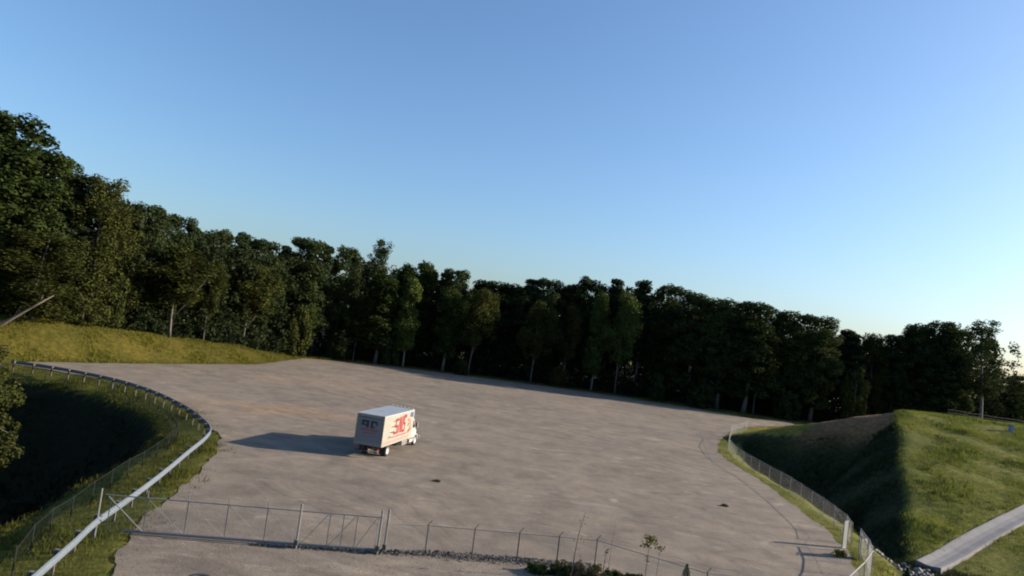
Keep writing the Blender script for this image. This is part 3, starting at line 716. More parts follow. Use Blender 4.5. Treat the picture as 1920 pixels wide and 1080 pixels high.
# near tree at the left edge: only its right-hand twigs are seen
def near_tree():
    x, y = -44.5, 57.0; zb = gz(x, y)
    t = thing('edge_tree', 'near leafy tree reaching in from the left edge over the dark hollow', 'tree', (x, y, zb))
    H = 22.0
    mb = MB(); mb.tube([(0, 0, -0.5), (0.2, 0.1, 6), (0.1, -0.2, 13), (0.3, 0, 21)], [0.32, 0.25, 0.16, 0.03], 8)
    c = []; r = []
    for i in range(150):
        tt = rng.uniform(0.18, 1); an = rng.uniform(0, 6.28); R = 5.4 * math.sin(math.pi * (0.15 + 0.78 * tt)) ** 0.7 * rng.uniform(0.5, 1)
        if tt > 0.62: R *= 0.55
        c.append((R * math.cos(an), R * math.sin(an), H * tt)); r.append(rng.uniform(0.45, 0.85))
    for (dx, dz) in ((5.4, 12.6), (5.8, 10.8), (6.6, 9.4), (7.2, 8.4), (5.2, 14.6), (4.8, 16.2)):
        c.append((dx - 0.5, -0.3, dz)); r.append(0.55); mb.tube([(0.2, 0, dz + 1.6), (dx * 0.55, -0.1, dz + 1.0), (dx, -0.3, dz)], [0.07, 0.045, 0.012], 5)
    mb.build('trunk', M['bark'], t, True)
    q = leaf_cloud(np.array(c), np.array(r), np.full(len(c), 110), 0.13, 1.1, 0.3)
    place('crown', quads_mesh('crown', q, M['leaf_olive']), t)
near_tree()
# leaning dead trunk
def dead_trunk():
    b = Vector((-69.5, 93.0, gz(-69.5, 93.0))); e = Vector((-61.6, 94.6, 9.0))
    t = thing('leaning_dead_tree', 'bleached bare trunk leaning over the top of the grass bank', 'dead tree', b)
    d = e - b; mb = MB(); mb.tube([Vector((0, 0, -0.3)), d * 0.35 + Vector((0, 0, -0.15)), d * 0.7, d], [0.26, 0.21, 0.15, 0.05], 8); mb.build('trunk', M['deadwood'], t, True)
    for f, v in ((0.45, (0.6, 0.3, 1.6)), (0.66, (1.5, -0.2, 0.9)), (0.8, (0.2, 0.3, 1.2))):
        mb = MB(); p = d * f; mb.tube([p, p + Vector(v) * 0.6, p + Vector(v)], [0.07, 0.045, 0.012], 5); mb.build('branch', M['deadwood'], t, True)
dead_trunk()

# ------------------------------------------------------------------ chain-link
def links(mb, a, b, za, zb, h, pitch=0.10, r=0.0032, lo=0.05):
    """diamond mesh between two posts; a, b plan points, za/zb their ground heights"""
    a = Vector((a[0], a[1], za + lo)); b = Vector((b[0], b[1], zb + lo)); L = math.hypot(b.x - a.x, b.y - a.y); hh = h - lo
    def P(u, v): return a.lerp(b, u / L) + Vector((0, 0, v))
    for s in (1, -1):
        c = -hh if s > 0 else 0.0
        end = L if s > 0 else L + hh
        while c < end:
            # line u = c + s*v
            v0, v1 = 0.0, hh
            if s > 0: v0 = max(0, -c); v1 = min(hh, L - c)
            else: v0 = max(0, c - L); v1 = min(hh, c)
            if v1 - v0 > 0.05: mb.tube([P(c + s * v0, v0), P(c + s * v1, v1)], r, 3, False)
            c += pitch * 1.414
def post_with_arm(h, r, mat_name, arm=(0.18, 0, 0.22)):
    mb = MB(); mb.tube([(0, 0, -0.3), (0, 0, h)], r, 8); mb.tube([(0, 0, h - 0.02), (arm[0], arm[1], h + arm[2])], r * 0.55, 5)
    return mb.mesh('post', M[mat_name])

# front fence right of the gate
def front_fence():
    F = [(-2.80, 38.3), (-0.27, 38.7), (2.21, 39.1), (4.45, 39.4), (6.62, 39.7), (11.9, 36.4), (16.0, 36.6), (19.6, 37.6)]
    t = thing('chain_link_fence', 'low chain link fence with angled wire arms running right from the sliding gate', 'fence', (F[0][0], F[0][1], 0))
    o = Vector((F[0][0], F[0][1], 0))
    pm = post_with_arm(1.62, 0.035, 'darkpipe')
    for x, y in F: place('post', pm, t, (x - o.x, y - o.y, 0))
    mb = MB(); mr = MB()
    prev = (-4.75, 37.6)
    for q in F:
        a = (prev[0] - o.x, prev[1] - o.y); b = (q[0] - o.x, q[1] - o.y)
        links(mb, a, b, 0, 0, 1.5)
        mr.tube([(a[0], a[1], 1.52), (b[0], b[1], 1.52)], 0.017, 6)
        for zz, ex in ((1.70, 0.08), (1.82, 0.17)): mr.tube([(a[0] + ex, a[1], zz), (b[0] + ex, b[1], zz)], 0.004, 3)
        prev = q
    tag(mb.build('chain_link', M['wire'], t), kind='stuff'); mr.build('top_rail', M['pipe'], t)
front_fence()

# sliding gate
def sliding_gate():
    a = Vector((-18.77, 35.23, 0)); b = Vector((-5.05, 37.5, 0)); L = (b - a).length; ang = math.atan2(b.y - a.y, b.x - a.x)
    t = thing('sliding_gate', 'long galvanised sliding gate with diagonal braces across the gravel entrance', 'gate', a, ang)
    TOP, BOT = 1.86, 0.16
    n5 = 9.60
    def part(name, pts, r, mat='pipe', n=8):
        m = MB(); m.tube(pts, r, n); return m.build(name, M[mat], t)
    part('top_rail', [(0.05, 0, TOP), (L - 0.1, 0, TOP)], 0.032)
    m = MB(); m.bbox((L / 2 + 0.5, 0, BOT), (L - 1.2, 0.11, 0.13), 0.02); m.build('bottom_beam', M['pipe'], t)
    ver = [2.02, 3.97, 5.92, 7.87]
    for x in ver:
        part('vertical_bar', [(x, 0, BOT), (x, 0, TOP + 0.36)], 0.022)
    part('vertical_bar', [(0.32, 0, BOT), (0.32, 0, TOP)], 0.022)
    for x in (11.05, 11.75, 12.45, 13.55): part('vertical_bar', [(x, 0, BOT), (x, 0, TOP - 0.02)], 0.02)
    part('diagonal_brace', [(0.2, -0.03, TOP - 0.06), (1.98, -0.03, BOT + 0.05)], 0.028)
    for x0, x1 in zip(ver, ver[1:] + [9.55]): part('diagonal_brace', [(x0 + 0.04, -0.02, TOP - 0.05), (x1 - 0.04, -0.02, BOT + 0.05)], 0.015, 'pipe', 6)
    for x0, x1 in ((9.7, 11.0), (11.1, 12.4), (12.5, 13.5)): part('diagonal_brace', [(x0 + 0.04, -0.02, BOT + 0.05), (x1 - 0.04, -0.02, TOP - 0.05)], 0.017, 'pipe', 6)
    mb = MB(); links(mb, (0.3, 0), (9.5, 0), 0.1, 0.1, TOP - 0.1, 0.12, 0.0026); tag(mb.build('chain_link', M['wire'], t), kind='stuff')
    mw = MB()
    for zz in (2.0, 2.16): mw.tube([(0.3, 0, zz), (7.9, 0, zz)], 0.0035, 3)
    mw.build('barbed_wire', M['wire'], t)
sliding_gate()
def gate_post(x, y, h, r, label, lean=0.0):
    t = thing('gate_post', label, 'post', (x, y, 0), 0, 'posts of the sliding gate')
    m = MB(); m.tube([(0, 0, -0.3), (lean, 0, h)], r, 10); m.build('post', M['postgrey'], t)
    m = MB(); m.tube([(lean, 0, h), (lean, 0, h + 0.03), (lean, 0, h + 0.06)], [r * 1.2, r * 1.1, r * 0.3], 10); m.build('cap', M['postgrey'], t)
    m = MB(); m.box((0.0, -0.12, 0.35), (0.20, 0.14, 0.24)); m.tube([(-0.02, -0.12, 0.5), (0.02, -0.12, 0.5)], 0.06, 8); m.build('roller_bracket', M['darkpipe'], t)
gate_post(-18.85, 35.05, 2.15, 0.045, 'slim steel post at the left end of the sliding gate beside the guardrail')
gate_post(-9.30, 36.52, 2.25, 0.055, 'thick steel roller post near the middle of the sliding gate')
gate_post(-5.22, 37.25, 2.25, 0.055, 'left one of the two steel posts at the right end of the sliding gate')
gate_post(-4.92, 37.62, 2.25, 0.06, 'right one of the two steel posts at the right end of the sliding gate')

# ridge of dark stones pushed up under the fence
def windrow():
    n = 3600; u = rng.random(n)
    P = [(-11.5, 36.2), (-9.0, 36.75), (-5.0, 37.55), (-2.8, 38.25), (2.2, 39.0), (4.6, 39.3), (6.8, 39.6)]
    ln = np.cumsum([0] + [math.dist(a, b) for a, b in zip(P[:-1], P[1:])]); s = u * ln[-1]
    x = np.interp(s, ln, [p[0] for p in P]); y = np.interp(s, ln, [p[1] for p in P])
    wd = 0.10 + 0.25 * np.clip((s - 5) / 6, 0, 1)
    off = rng.normal(0, 1, n) * wd; y = y + off
    hgt = 0.22 * np.exp(-(off / (wd + 0.05)) ** 2) * np.clip((s - 1) / 6, 0.15, 1)
    out = []
    sz = rng.uniform(0.03, 0.085, n); z = rng.uniform(0, 1, n) * hgt + 0.02
    d = rng.normal(0, 1, (n, 4, 3)); d /= np.linalg.norm(d, axis=2)[..., None]
    p = np.stack([x, y, z], -1)[:, None, :] + d * sz[:, None, None]
    tr = np.concatenate([p[:, [0, 1, 2]], p[:, [0, 2, 3]], p[:, [0, 3, 1]], p[:, [1, 3, 2]]])
    o = place('stone_ridge', tris_mesh('stone_ridge', tr, simple('dark_crushed_stone', (0.085, 0.083, 0.082), 0.9, 0, 0.4, 1.5)))
    tag(o, 'low ridge of dark crushed stone under the front fence', 'gravel', kind='stuff')
windrow()

# ------------------------------------------------------------------ guardrail round the hollow
RAILP = [(-15.2, 20.0), (-16.6, 26.0), (-17.9, 31.5), (-18.7, 34.6), (-19.3, 38.2), (-20.4, 44.2), (-21.9, 51.3), (-23.1, 57.0), (-24.2, 60.6), (-26.2, 64.0), (-30.4, 69.6), (-36.2, 75.8), (-41.8, 80.4),
         (-46.5, 83.1), (-50.8, 84.7), (-55.0, 85.7), (-60.5, 86.2)]
def guardrail():
    P = resample(catmull([(x, y, 0) for x, y in RAILP], 0.3), 0.635)
    o = Vector((P[0].x, P[0].y, 0))
    t = thing('guardrail', 'pale steel guardrail bending round the dark hollow', 'guardrail', o)
    prof = [(0.0, 0.43), (0.075, 0.475), (0.085, 0.52), (0.02, 0.575), (0.0, 0.62), (0.02, 0.665), (0.085, 0.72), (0.075, 0.765), (0.0, 0.81)]
    prof = prof + [(a - 0.006, b) for a, b in reversed(prof)]
    def frame(i):
        d = (P[min(i + 1, len(P) - 1)] - P[max(i - 1, 0)]).normalized(); return Vector((d.y, -d.x, 0))
    step = 6
    for s in range(0, len(P) - 1, step):
        e = min(s + step, len(P) - 1); mb = MB(); npf = len(prof)
        for i in range(s, e + 1):
            n = frame(i)
            for a, b in prof:
                q = P[i] + n * (a + (0.003 if (s // step) % 2 else 0)) - o
                mb.v.append((q.x, q.y, b))
        for i in range(e - s):
            for k in range(npf):
                k2 = (k + 1) % npf
                mb.f.append((i * npf + k, i * npf + k2, (i + 1) * npf + k2, (i + 1) * npf + k))
        mb.build('rail_section', M['galv'], t)
    pm = MB(); pm.box((0, 0, 0.20), (0.11, 0.15, 1.20)); pm = pm.mesh('post', M['wood'])
    bm_ = MB(); bm_.box((0, 0, 0), (0.16, 0.16, 0.32)); bm_ = bm_.mesh('spacer_block', M['panelgrey'])
    for i in range(1, len(P), 4):
        n = frame(i); q = P[i] - n * 0.26 - o; zb = min(0.0, gz(P[i].x - n.x * 0.26, P[i].y - n.y * 0.26))
        rz = math.atan2(n.y, n.x)
        place('post', pm, t, (q.x, q.y, 0), rz); q2 = P[i] - n * 0.095 - o; place('spacer_block', bm_, t, (q2.x, q2.y, 0.62), rz)
guardrail()
def hollow_fence():
    LF = [(-19.3, 30.0), (-20.9, 34.0), (-21.9, 37.4), (-22.9, 42.0), (-23.9, 47.0), (-24.8, 52.0), (-25.8, 57.0), (-27.0, 60.6), (-28.5, 63.9), (-32.0, 69.1), (-37.3, 74.9), (-42.8, 79.2), (-47.4, 81.9), (-51.8, 83.6), (-56.0, 84.6), (-62.0, 85.0)]
    P = resample(catmull([(x, y, 0) for x, y in LF], 0.4), 3.0); o = Vector((P[0].x, P[0].y, 0))
    t = thing('hollow_fence', 'dark chain link fence between the guardrail and the dark hollow', 'fence', o)
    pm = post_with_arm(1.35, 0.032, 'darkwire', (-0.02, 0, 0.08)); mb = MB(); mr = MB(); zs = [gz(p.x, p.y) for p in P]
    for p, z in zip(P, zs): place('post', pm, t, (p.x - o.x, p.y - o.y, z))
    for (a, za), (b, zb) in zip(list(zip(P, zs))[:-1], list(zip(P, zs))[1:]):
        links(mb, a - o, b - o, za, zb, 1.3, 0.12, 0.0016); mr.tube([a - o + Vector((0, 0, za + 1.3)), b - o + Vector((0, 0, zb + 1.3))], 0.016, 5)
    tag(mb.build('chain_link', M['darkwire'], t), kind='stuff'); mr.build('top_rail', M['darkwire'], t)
hollow_fence()
def right_fence():
    RF = [(46.0, 127.5), (40.5, 117.5), (36.6, 108.5), (32.4, 96.5), (30.9, 88.5), (30.5, 80.0), (30.6, 73.8), (30.1, 66.5), (29.5, 61.0), (28.8, 56.0), (27.5, 52.2)]
    P = resample([Vector((x, y, 0)) for x, y in RF], 3.0); o = Vector((P[0].x, P[0].y, 0))
    t = thing('lot_side_fence', 'pale chain link fence along the right edge of the gravel lot', 'fence', o)
    pm = post_with_arm(1.65, 0.03, 'postgrey', (0.02, 0, 0.05)); mb = MB(); mr = MB(); zs = [gz(p.x, p.y) for p in P]
    for p, z in zip(P, zs): place('post', pm, t, (p.x - o.x, p.y - o.y, z))
    for (a, za), (b, zb) in zip(list(zip(P, zs))[:-1], list(zip(P, zs))[1:]):
        links(mb, a - o, b - o, za, zb, 1.6, 0.12, 0.0021); mr.tube([a - o + Vector((0, 0, za + 1.62)), b - o + Vector((0, 0, zb + 1.62))], 0.017, 5)
    tag(mb.build('chain_link', M['wire'], t), kind='stuff'); mr.build('top_rail', M['postgrey'], t)
right_fence()
def corner_fence():
    P = [(27.15, 50.6), (26.2, 47.6), (25.0, 44.9), (23.2, 42.4), (20.6, 39.2)]
    o = Vector((P[0][0], P[0][1], 0)); t = thing('corner_fence', 'near chain link corner with a white top rail at the lower right of the lot', 'fence', o)
    zs = [gz(*p) for p in P]; hs = [1.75, 1.75, 1.75, 1.6, 1.5]
    mb = MB(); mr = MB()
    for (x, y), z, h in zip(P, zs, hs):
        m = MB(); m.tube([(x - o.x, y - o.y, z - 0.3), (x - o.x, y - o.y, z + h + 0.05)], 0.042, 8); m.build('post', M['galv'], t)
    for i in range(4):
        a = (P[i][0] - o.x, P[i][1] - o.y); b = (P[i + 1][0] - o.x, P[i + 1][1] - o.y)
        links(mb, a, b, zs[i], zs[i + 1], hs[i] - 0.08, 0.10, 0.0024)
        mr.tube([(a[0], a[1], zs[i] + hs[i]), (b[0], b[1], zs[i + 1] + hs[i + 1])], 0.036, 8)
    tag(mb.build('chain_link', M['wire'], t), kind='stuff'); mr.build('top_rail', M['panelgrey'], t)
    # narrow leaf at the fence end
    t = thing('gate_leaf', 'narrow pale grey leaf standing upright at the near end of the lot side fence', 'gate leaf', (26.45, 51.3, 0), rad(37))
    for x in (-0.33, 0.33):
        m = MB(); m.tube([(x, 0, -0.2), (x, 0, 2.0)], 0.035, 8); m.build('upright', M['galv'], t)
    m = MB(); m.box((0, 0, 1.0), (0.62, 0.02, 1.84)); m.build('infill', M['panelgrey'], t)
    for z in (0.06, 1.96):
        m = MB(); m.tube([(-0.33, 0, z), (0.33, 0, z)], 0.025, 6); m.build('crossbar', M['galv'], t)
    t = thing('gate_leaf', 'darker narrow leaf between the pale leaf and the fence corner', 'gate leaf', (26.35, 48.9, 0), rad(62))
    for x in (-0.4, 0.4):
        m = MB(); m.tube([(x, 0, -0.2), (x, 0, 1.7)], 0.03, 8); m.build('upright', M['pipe'], t)
    m = MB(); m.box((0, 0, 0.85), (0.74, 0.02, 1.5)); m.build('infill', M['door'], t)
    for z in (0.06, 1.66):
        m = MB(); m.tube([(-0.4, 0, z), (0.4, 0, z)], 0.025, 6); m.build('crossbar', M['pipe'], t)
corner_fence()

# ------------------------------------------------------------------ flume, stones, hill furniture
def flume():
    ctr = FLUME
    P = catmull([(x, y, 0) for x, y in ctr], 1.0); o = Vector((P[0].x, P[0].y, gz(P[0].x, P[0].y)))
    t = thing('concrete_flume', 'grey concrete drainage flume running down the grass hill to the stones', 'drain', o)
    prof = [(-0.85, 0.44), (-0.72, 0.44), (-0.22, 0.35), (0.22, 0.35), (0.72, 0.44), (0.85, 0.44), (0.85, -0.8), (-0.85, -0.8)]
    # cast in panels with joints between
    k = 5
    zc = [gz(p.x, p.y) for p in P]
    zc = [sum(zc[max(0, i - 3):i + 4]) / len(zc[max(0, i - 3):i + 4]) for i in range(len(P))]
    cross = []
    for i in range(len(P)):
        d = (P[min(i + 1, len(P) - 1)] - P[max(i - 1, 0)]).normalized(); nr = Vector((-d.y, d.x, 0)); a = P[i] + nr * 2.2; b = P[i] - nr * 2.2
        cross.append((gz(a.x, a.y) - gz(b.x, b.y)) / 4.4)
    cross = [sum(cross[max(0, i - 4):i + 5]) / len(cross[max(0, i - 4):i + 5]) for i in range(len(P))]
    for s in range(0, len(P) - 1, k):
        e = min(s + k, len(P) - 1); mb = MB(); n = len(prof)
        for i in range(s, e + 1):
            d = (P[min(i + 1, len(P) - 1)] - P[max(i - 1, 0)]).normalized(); nr = Vector((-d.y, d.x, 0)); sh = d * (0.012 if i == s else (-0.012 if i == e else 0))
            for a, b in prof:
                q = P[i] + nr * a + sh - o; mb.v.append((q.x, q.y, zc[i] + cross[i] * a + b - o.z))
        for i in range(e - s):
            for j in range(n):
                j2 = (j + 1) % n; mb.f.append((i * n + j, i * n + j2, (i + 1) * n + j2, (i + 1) * n + j))
        mb.f.append(tuple(range(n))); mb.f.append(tuple((e - s) * n + j for j in reversed(range(n))))
        mb.build('concrete_panel', M['concrete'], t)
flume()
def rocks():
    protos = []
    for s in range(6):
        bm = bmesh.new(); bmesh.ops.create_icosphere(bm, subdivisions=1, radius=1)
        for v in bm.verts: v.co = Vector((v.co.x * random.uniform(0.8, 1.2), v.co.y * random.uniform(0.6, 1.0), v.co.z * random.uniform(0.5, 0.8))) * random.uniform(0.85, 1.15)
        m = bpy.data.meshes.new('stone'); bm.to_mesh(m); bm.free(); m.materials.append(M['stone']); protos.append(m)
    t = thing('riprap_apron', 'scatter of pale riprap stones at the lower end of the concrete flume', 'stones', (32.0, 51.5, gz(32.0, 51.5)))
    o = t.location
    spots = []
    for i in range(400):
        u = rng.random(); x = 29.4 + 5.6 * u + rng.normal(0, 0.6); y = 54.2 - 5.4 * u + rng.normal(0, 0.75); s = rng.uniform(0.13, 0.36) * rng.uniform(0.6, 1.1)
        if float(sdf(LOT, np.array([x]), np.array([y]))[0]) < 1.6: continue
        if any(math.hypot(x - a, y - b) < (s + c) * 0.75 for a, b, c in spots): continue
        spots.append((x, y, s))
        if len(spots) >= 95: break
    for i, (x, y, s) in enumerate(spots):
        ob = place('stone', protos[i % 6], t, (x - o.x, y - o.y, gz(x, y) + s * 0.35 - o.z), rng.uniform(0, 6.28), (s, s, s)); 
rocks()
def marker():
    x, y = 71.5, 97.0; t = thing('utility_pedestal', 'small grey blue pedestal standing alone on the sunlit grass hill', 'pedestal', (x, y, gz(x, y)))
    m = MB(); m.bbox((0, 0, 0.45), (0.5, 0.42, 1.0), 0.03); m.build('cabinet', simple('pedestal_blue_grey', (0.16, 0.18, 0.24), 0.5, 0, 0.1, 3), t)
    m = MB(); m.bbox((0, 0, 0.99), (0.58, 0.5, 0.07), 0.02); m.build('lid', M['pipe'], t)
    m = MB(); m.box((0, 0, -0.05), (0.7, 0.62, 0.2)); m.build('plinth', M['concrete'], t)
marker()
def hill_fence():
    a = Vector((76.0, 118.0, 0)); b = Vector((112.0, 132.0, 0)); n = 14; t = thing('hill_fence', 'distant thin rail fence on the crest at the right edge', 'fence', (a.x, a.y, gz(a.x, a.y)))
    o = t.location; ps = []
    for i in range(n):
        p = a.lerp(b, i / (n - 1)); p.z = gz(p.x, p.y); ps.append(p - o)
        m = MB(); m.tube([p - o - Vector((0, 0, 0.3)), p - o + Vector((0, 0, 1.15))], 0.04, 6); m.build('post', M['farwood'], t)
    for zz in (0.55, 1.0):
        m = MB(); m.tube([p + Vector((0, 0, zz)) for p in ps], 0.025, 5); m.build('rail', M['farwood'], t)
hill_fence()
# ------------------------------------------------------------------ foreground weeds
def stem_weed(x, y, h, label, lean=0.12, leaves=None, n_twig=5, r=0.03):
    zb = gz(x, y); t = thing('tall_weed', label, 'weed', (x, y, max(zb, 0)), 0, 'tall weeds in front of the fence')
    m = MB(); m.tube([(0, 0, -0.1), (lean * h * 0.2, 0, h * 0.4), (lean * h * 0.45, 0.02, h * 0.7), (lean * h, 0, h)], [r, r * 0.75, r * 0.5, r * 0.12], 6)
    for i in range(n_twig):
        f = random.uniform(0.35, 0.95); b = Vector((lean * h * f * f, 0, h * f)); an = random.uniform(0, 6.28); ln = random.uniform(0.12, 0.4)
        m.tube([b, b + Vector((math.cos(an) * ln, math.sin(an) * ln, ln * 0.7))], [r * 0.3, r * 0.08], 4)
    m.build('stem', M['stem'], t)
    if leaves:
        lm, lo, cnt, rr = leaves; k = 16
        f = rng.uniform(lo, 1.0, k); c = np.stack([lean * h * f * f + rng.normal(0, rr * 0.5, k), rng.normal(0, rr * 0.5, k), h * f], -1)
        place('leaves', quads_mesh('leaves', leaf_cloud(c, np.full(k, rr * 0.5), np.full(k, cnt // k), 0.06), M[lm]), t)
stem_weed(5.05, 37.3, 3.6, 'tallest bare weed stem with a bent tip in front of the fence', 0.10, ('weed_brown', 0.5, 26, 0.25), 7, 0.034)
stem_weed(6.75, 37.6, 1.75, 'short bare stem beside the fence corner post', 0.06, ('weed_brown', 0.8, 30, 0.15), 3, 0.03)
stem_weed(7.15, 38.3, 2.9, 'faint thin stem right of the fence corner post', 0.03, None, 4, 0.014)
stem_weed(9.1, 38.0, 2.5, 'thin sapling with yellow green leaf tufts near the bottom edge', 0.03, ('grass_olive', 0.55, 240, 0.40), 5, 0.024)
stem_weed(9.75, 38.2, 2.1, 'thin brown stem with a small top right of the leafy sapling', 0.04, ('weed_brown', 0.9, 50, 0.2), 3, 0.02)
def small_conifer(x, y, h, w, label):
    t = thing('young_cedar', label, 'young tree', (x, y, max(0, gz(x, y))))
    m = MB(); m.tube([(0, 0, -0.1), (0, 0, h)], [0.04, 0.008], 6); m.build('trunk', M['bark'], t)
    k = 70; f = rng.uniform(0.02, 1, k); an = rng.uniform(0, 6.28, k); R = w / 2 * (1 - f) ** 0.8 * rng.uniform(0.4, 1, k)
    c = np.stack([R * np.cos(an), R * np.sin(an), h * f], -1)
    place('crown', quads_mesh('crown', leaf_cloud(c, 0.05 + 0.16 * (1 - f), np.full(k, 34), 0.045, 1.6), M['leaf_mid']), t)
small_conifer(11.55, 38.9, 1.05, 0.5, 'small pointed green cedar at the bottom edge')
small_conifer(25.3, 41.6, 1.7, 1.1, 'dark green cedar just outside the fence corner')
def shrub(x, y, w, d, h, lm, label, cnt=1800, size=0.055):
    t = thing('low_shrub', label, 'shrub', (x, y, max(0, gz(x, y))), 0, 'weeds along the front fence')
    m = MB()
    for i in range(9):
        an = random.uniform(0, 6.28); m.tube([(0, 0, -0.05), (math.cos(an) * w * 0.2, math.sin(an) * d * 0.2, h * 0.5), (math.cos(an) * w * 0.4, math.sin(an) * d * 0.4, h * 0.8)], [0.02, 0.012, 0.004], 4)
    m.build('stems', M['stem'], t)
    k = 34; c = np.stack([rng.normal(0, w * 0.24, k), rng.normal(0, d * 0.24, k), rng.uniform(0.05, 0.9, k) ** 1.4 * h], -1)
    place('leaves', quads_mesh('leaves', leaf_cloud(c, np.full(k, 0.17), np.full(k, cnt // k), size), M[lm]), t)
shrub(3.3, 37.6, 1.0, 0.6, 0.45, 'leaf_mid', 'leftmost green weed clump below the front fence')
shrub(4.5, 37.7, 1.6, 0.9, 0.65, 'leaf_dark', 'dark green weed clump at the foot of the tallest stem')
shrub(5.9, 37.9, 2.1, 1.0, 0.85, 'weed_brown', 'brown dead weed clump under the fence corner')
shrub(7.4, 37.7, 1.7, 0.9, 0.6, 'leaf_mid', 'green weed clump right of the brown dead clump')
shrub(8.6, 38.0, 1.0, 0.7, 0.45, 'leaf_dark', 'small dark weed clump at the foot of the leafy sapling')
shrub(10.2, 38.3, 0.8, 0.6, 0.35, 'grass_olive', 'small yellow weed clump right of the leafy sapling', 900)
shrub(-3.9, 55.3, 0.5, 0.35, 0.07, 'leaf_dark', 'small dark weed growing alone on the gravel in front of the truck rear', 500, 0.04)
shrub(20.5, 60.1, 0.6, 0.35, 0.10, 'grass_olive', 'small green weed growing alone on the gravel right of the lot middle', 600, 0.05)
shrub(25.0, 49.0, 0.9, 0.7, 0.4, 'grass_olive', 'yellow weed patch on the gravel left of the pale leaf', 900)
def dark_pile():
    t = thing('dark_stone', 'dark boulder lying in the weeds by the fence corner', 'boulder', (5.75, 38.7, 0.0))
    bm = bmesh.new(); bmesh.ops.create_icosphere(bm, subdivisions=2, radius=1)
    for v in bm.verts: v.co = Vector((v.co.x * 0.55, v.co.y * 0.4, v.co.z * 0.36 + 0.16)) * (1 + random.uniform(-.10, .10))
    m = bpy.data.meshes.new('stone'); bm.to_mesh(m); bm.free(); m.materials.append(simple('dark_boulder', (0.06, 0.06, 0.065), 0.9, 0, 0.3, 2, 0.3)); place('stone', m, t)
dark_pile()
def tyre():
    t = thing('tyre', 'black tyre lying on the gravel at the bottom edge left of centre', 'tyre', (-11.78, 30.72, 0.02))
    m = MB(); n = 28; prof = [(0.28, 0.02), (0.33, 0.0), (0.5, 0.0), (0.56, 0.05), (0.57, 0.13), (0.56, 0.21), (0.5, 0.26), (0.33, 0.26), (0.28, 0.24)]
    for i in range(n):
        a = 2 * math.pi * i / n
        for r, z in prof: m.v.append((r * math.cos(a), r * math.sin(a), z))
    k = len(prof)
    for i in range(n):
        for j in range(k):
            m.f.append((i * k + j, ((i + 1) % n) * k + j, ((i + 1) % n) * k + (j + 1) % k, i * k + (j + 1) % k))
    m.build('tread', M['black'], t, True)
tyre()
# loose stones and clods on the entrance gravel
def loose():
    n = 5200
    x = rng.uniform(-17, 8, n); y = rng.uniform(29.5, 44, n); d = sdf(LOT, x, y); k = d < 0.1; x, y = x[k], y[k]; n = len(x)
    sz = rng.uniform(0.012, 0.04, n) * rng.choice([1, 1, 1, 1.5], n)
    d = rng.normal(0, 1, (n, 4, 3)); d /= np.linalg.norm(d, axis=2)[..., None]; d[..., 2] *= 0.7
    p = np.stack([x, y, np.full(n, 0.02)], -1)[:, None, :] + d * sz[:, None, None]
    tr = np.concatenate([p[:, [0, 1, 2]], p[:, [0, 2, 3]], p[:, [0, 3, 1]], p[:, [1, 3, 2]]])
    o = place('loose_stones', tris_mesh('loose_stones', tr, simple('loose_stone', (0.17, 0.16, 0.145), 0.95, 0, 0.45, 1.2)))
    tag(o, 'small loose stones on the entrance gravel', 'gravel', kind='stuff')
loose()

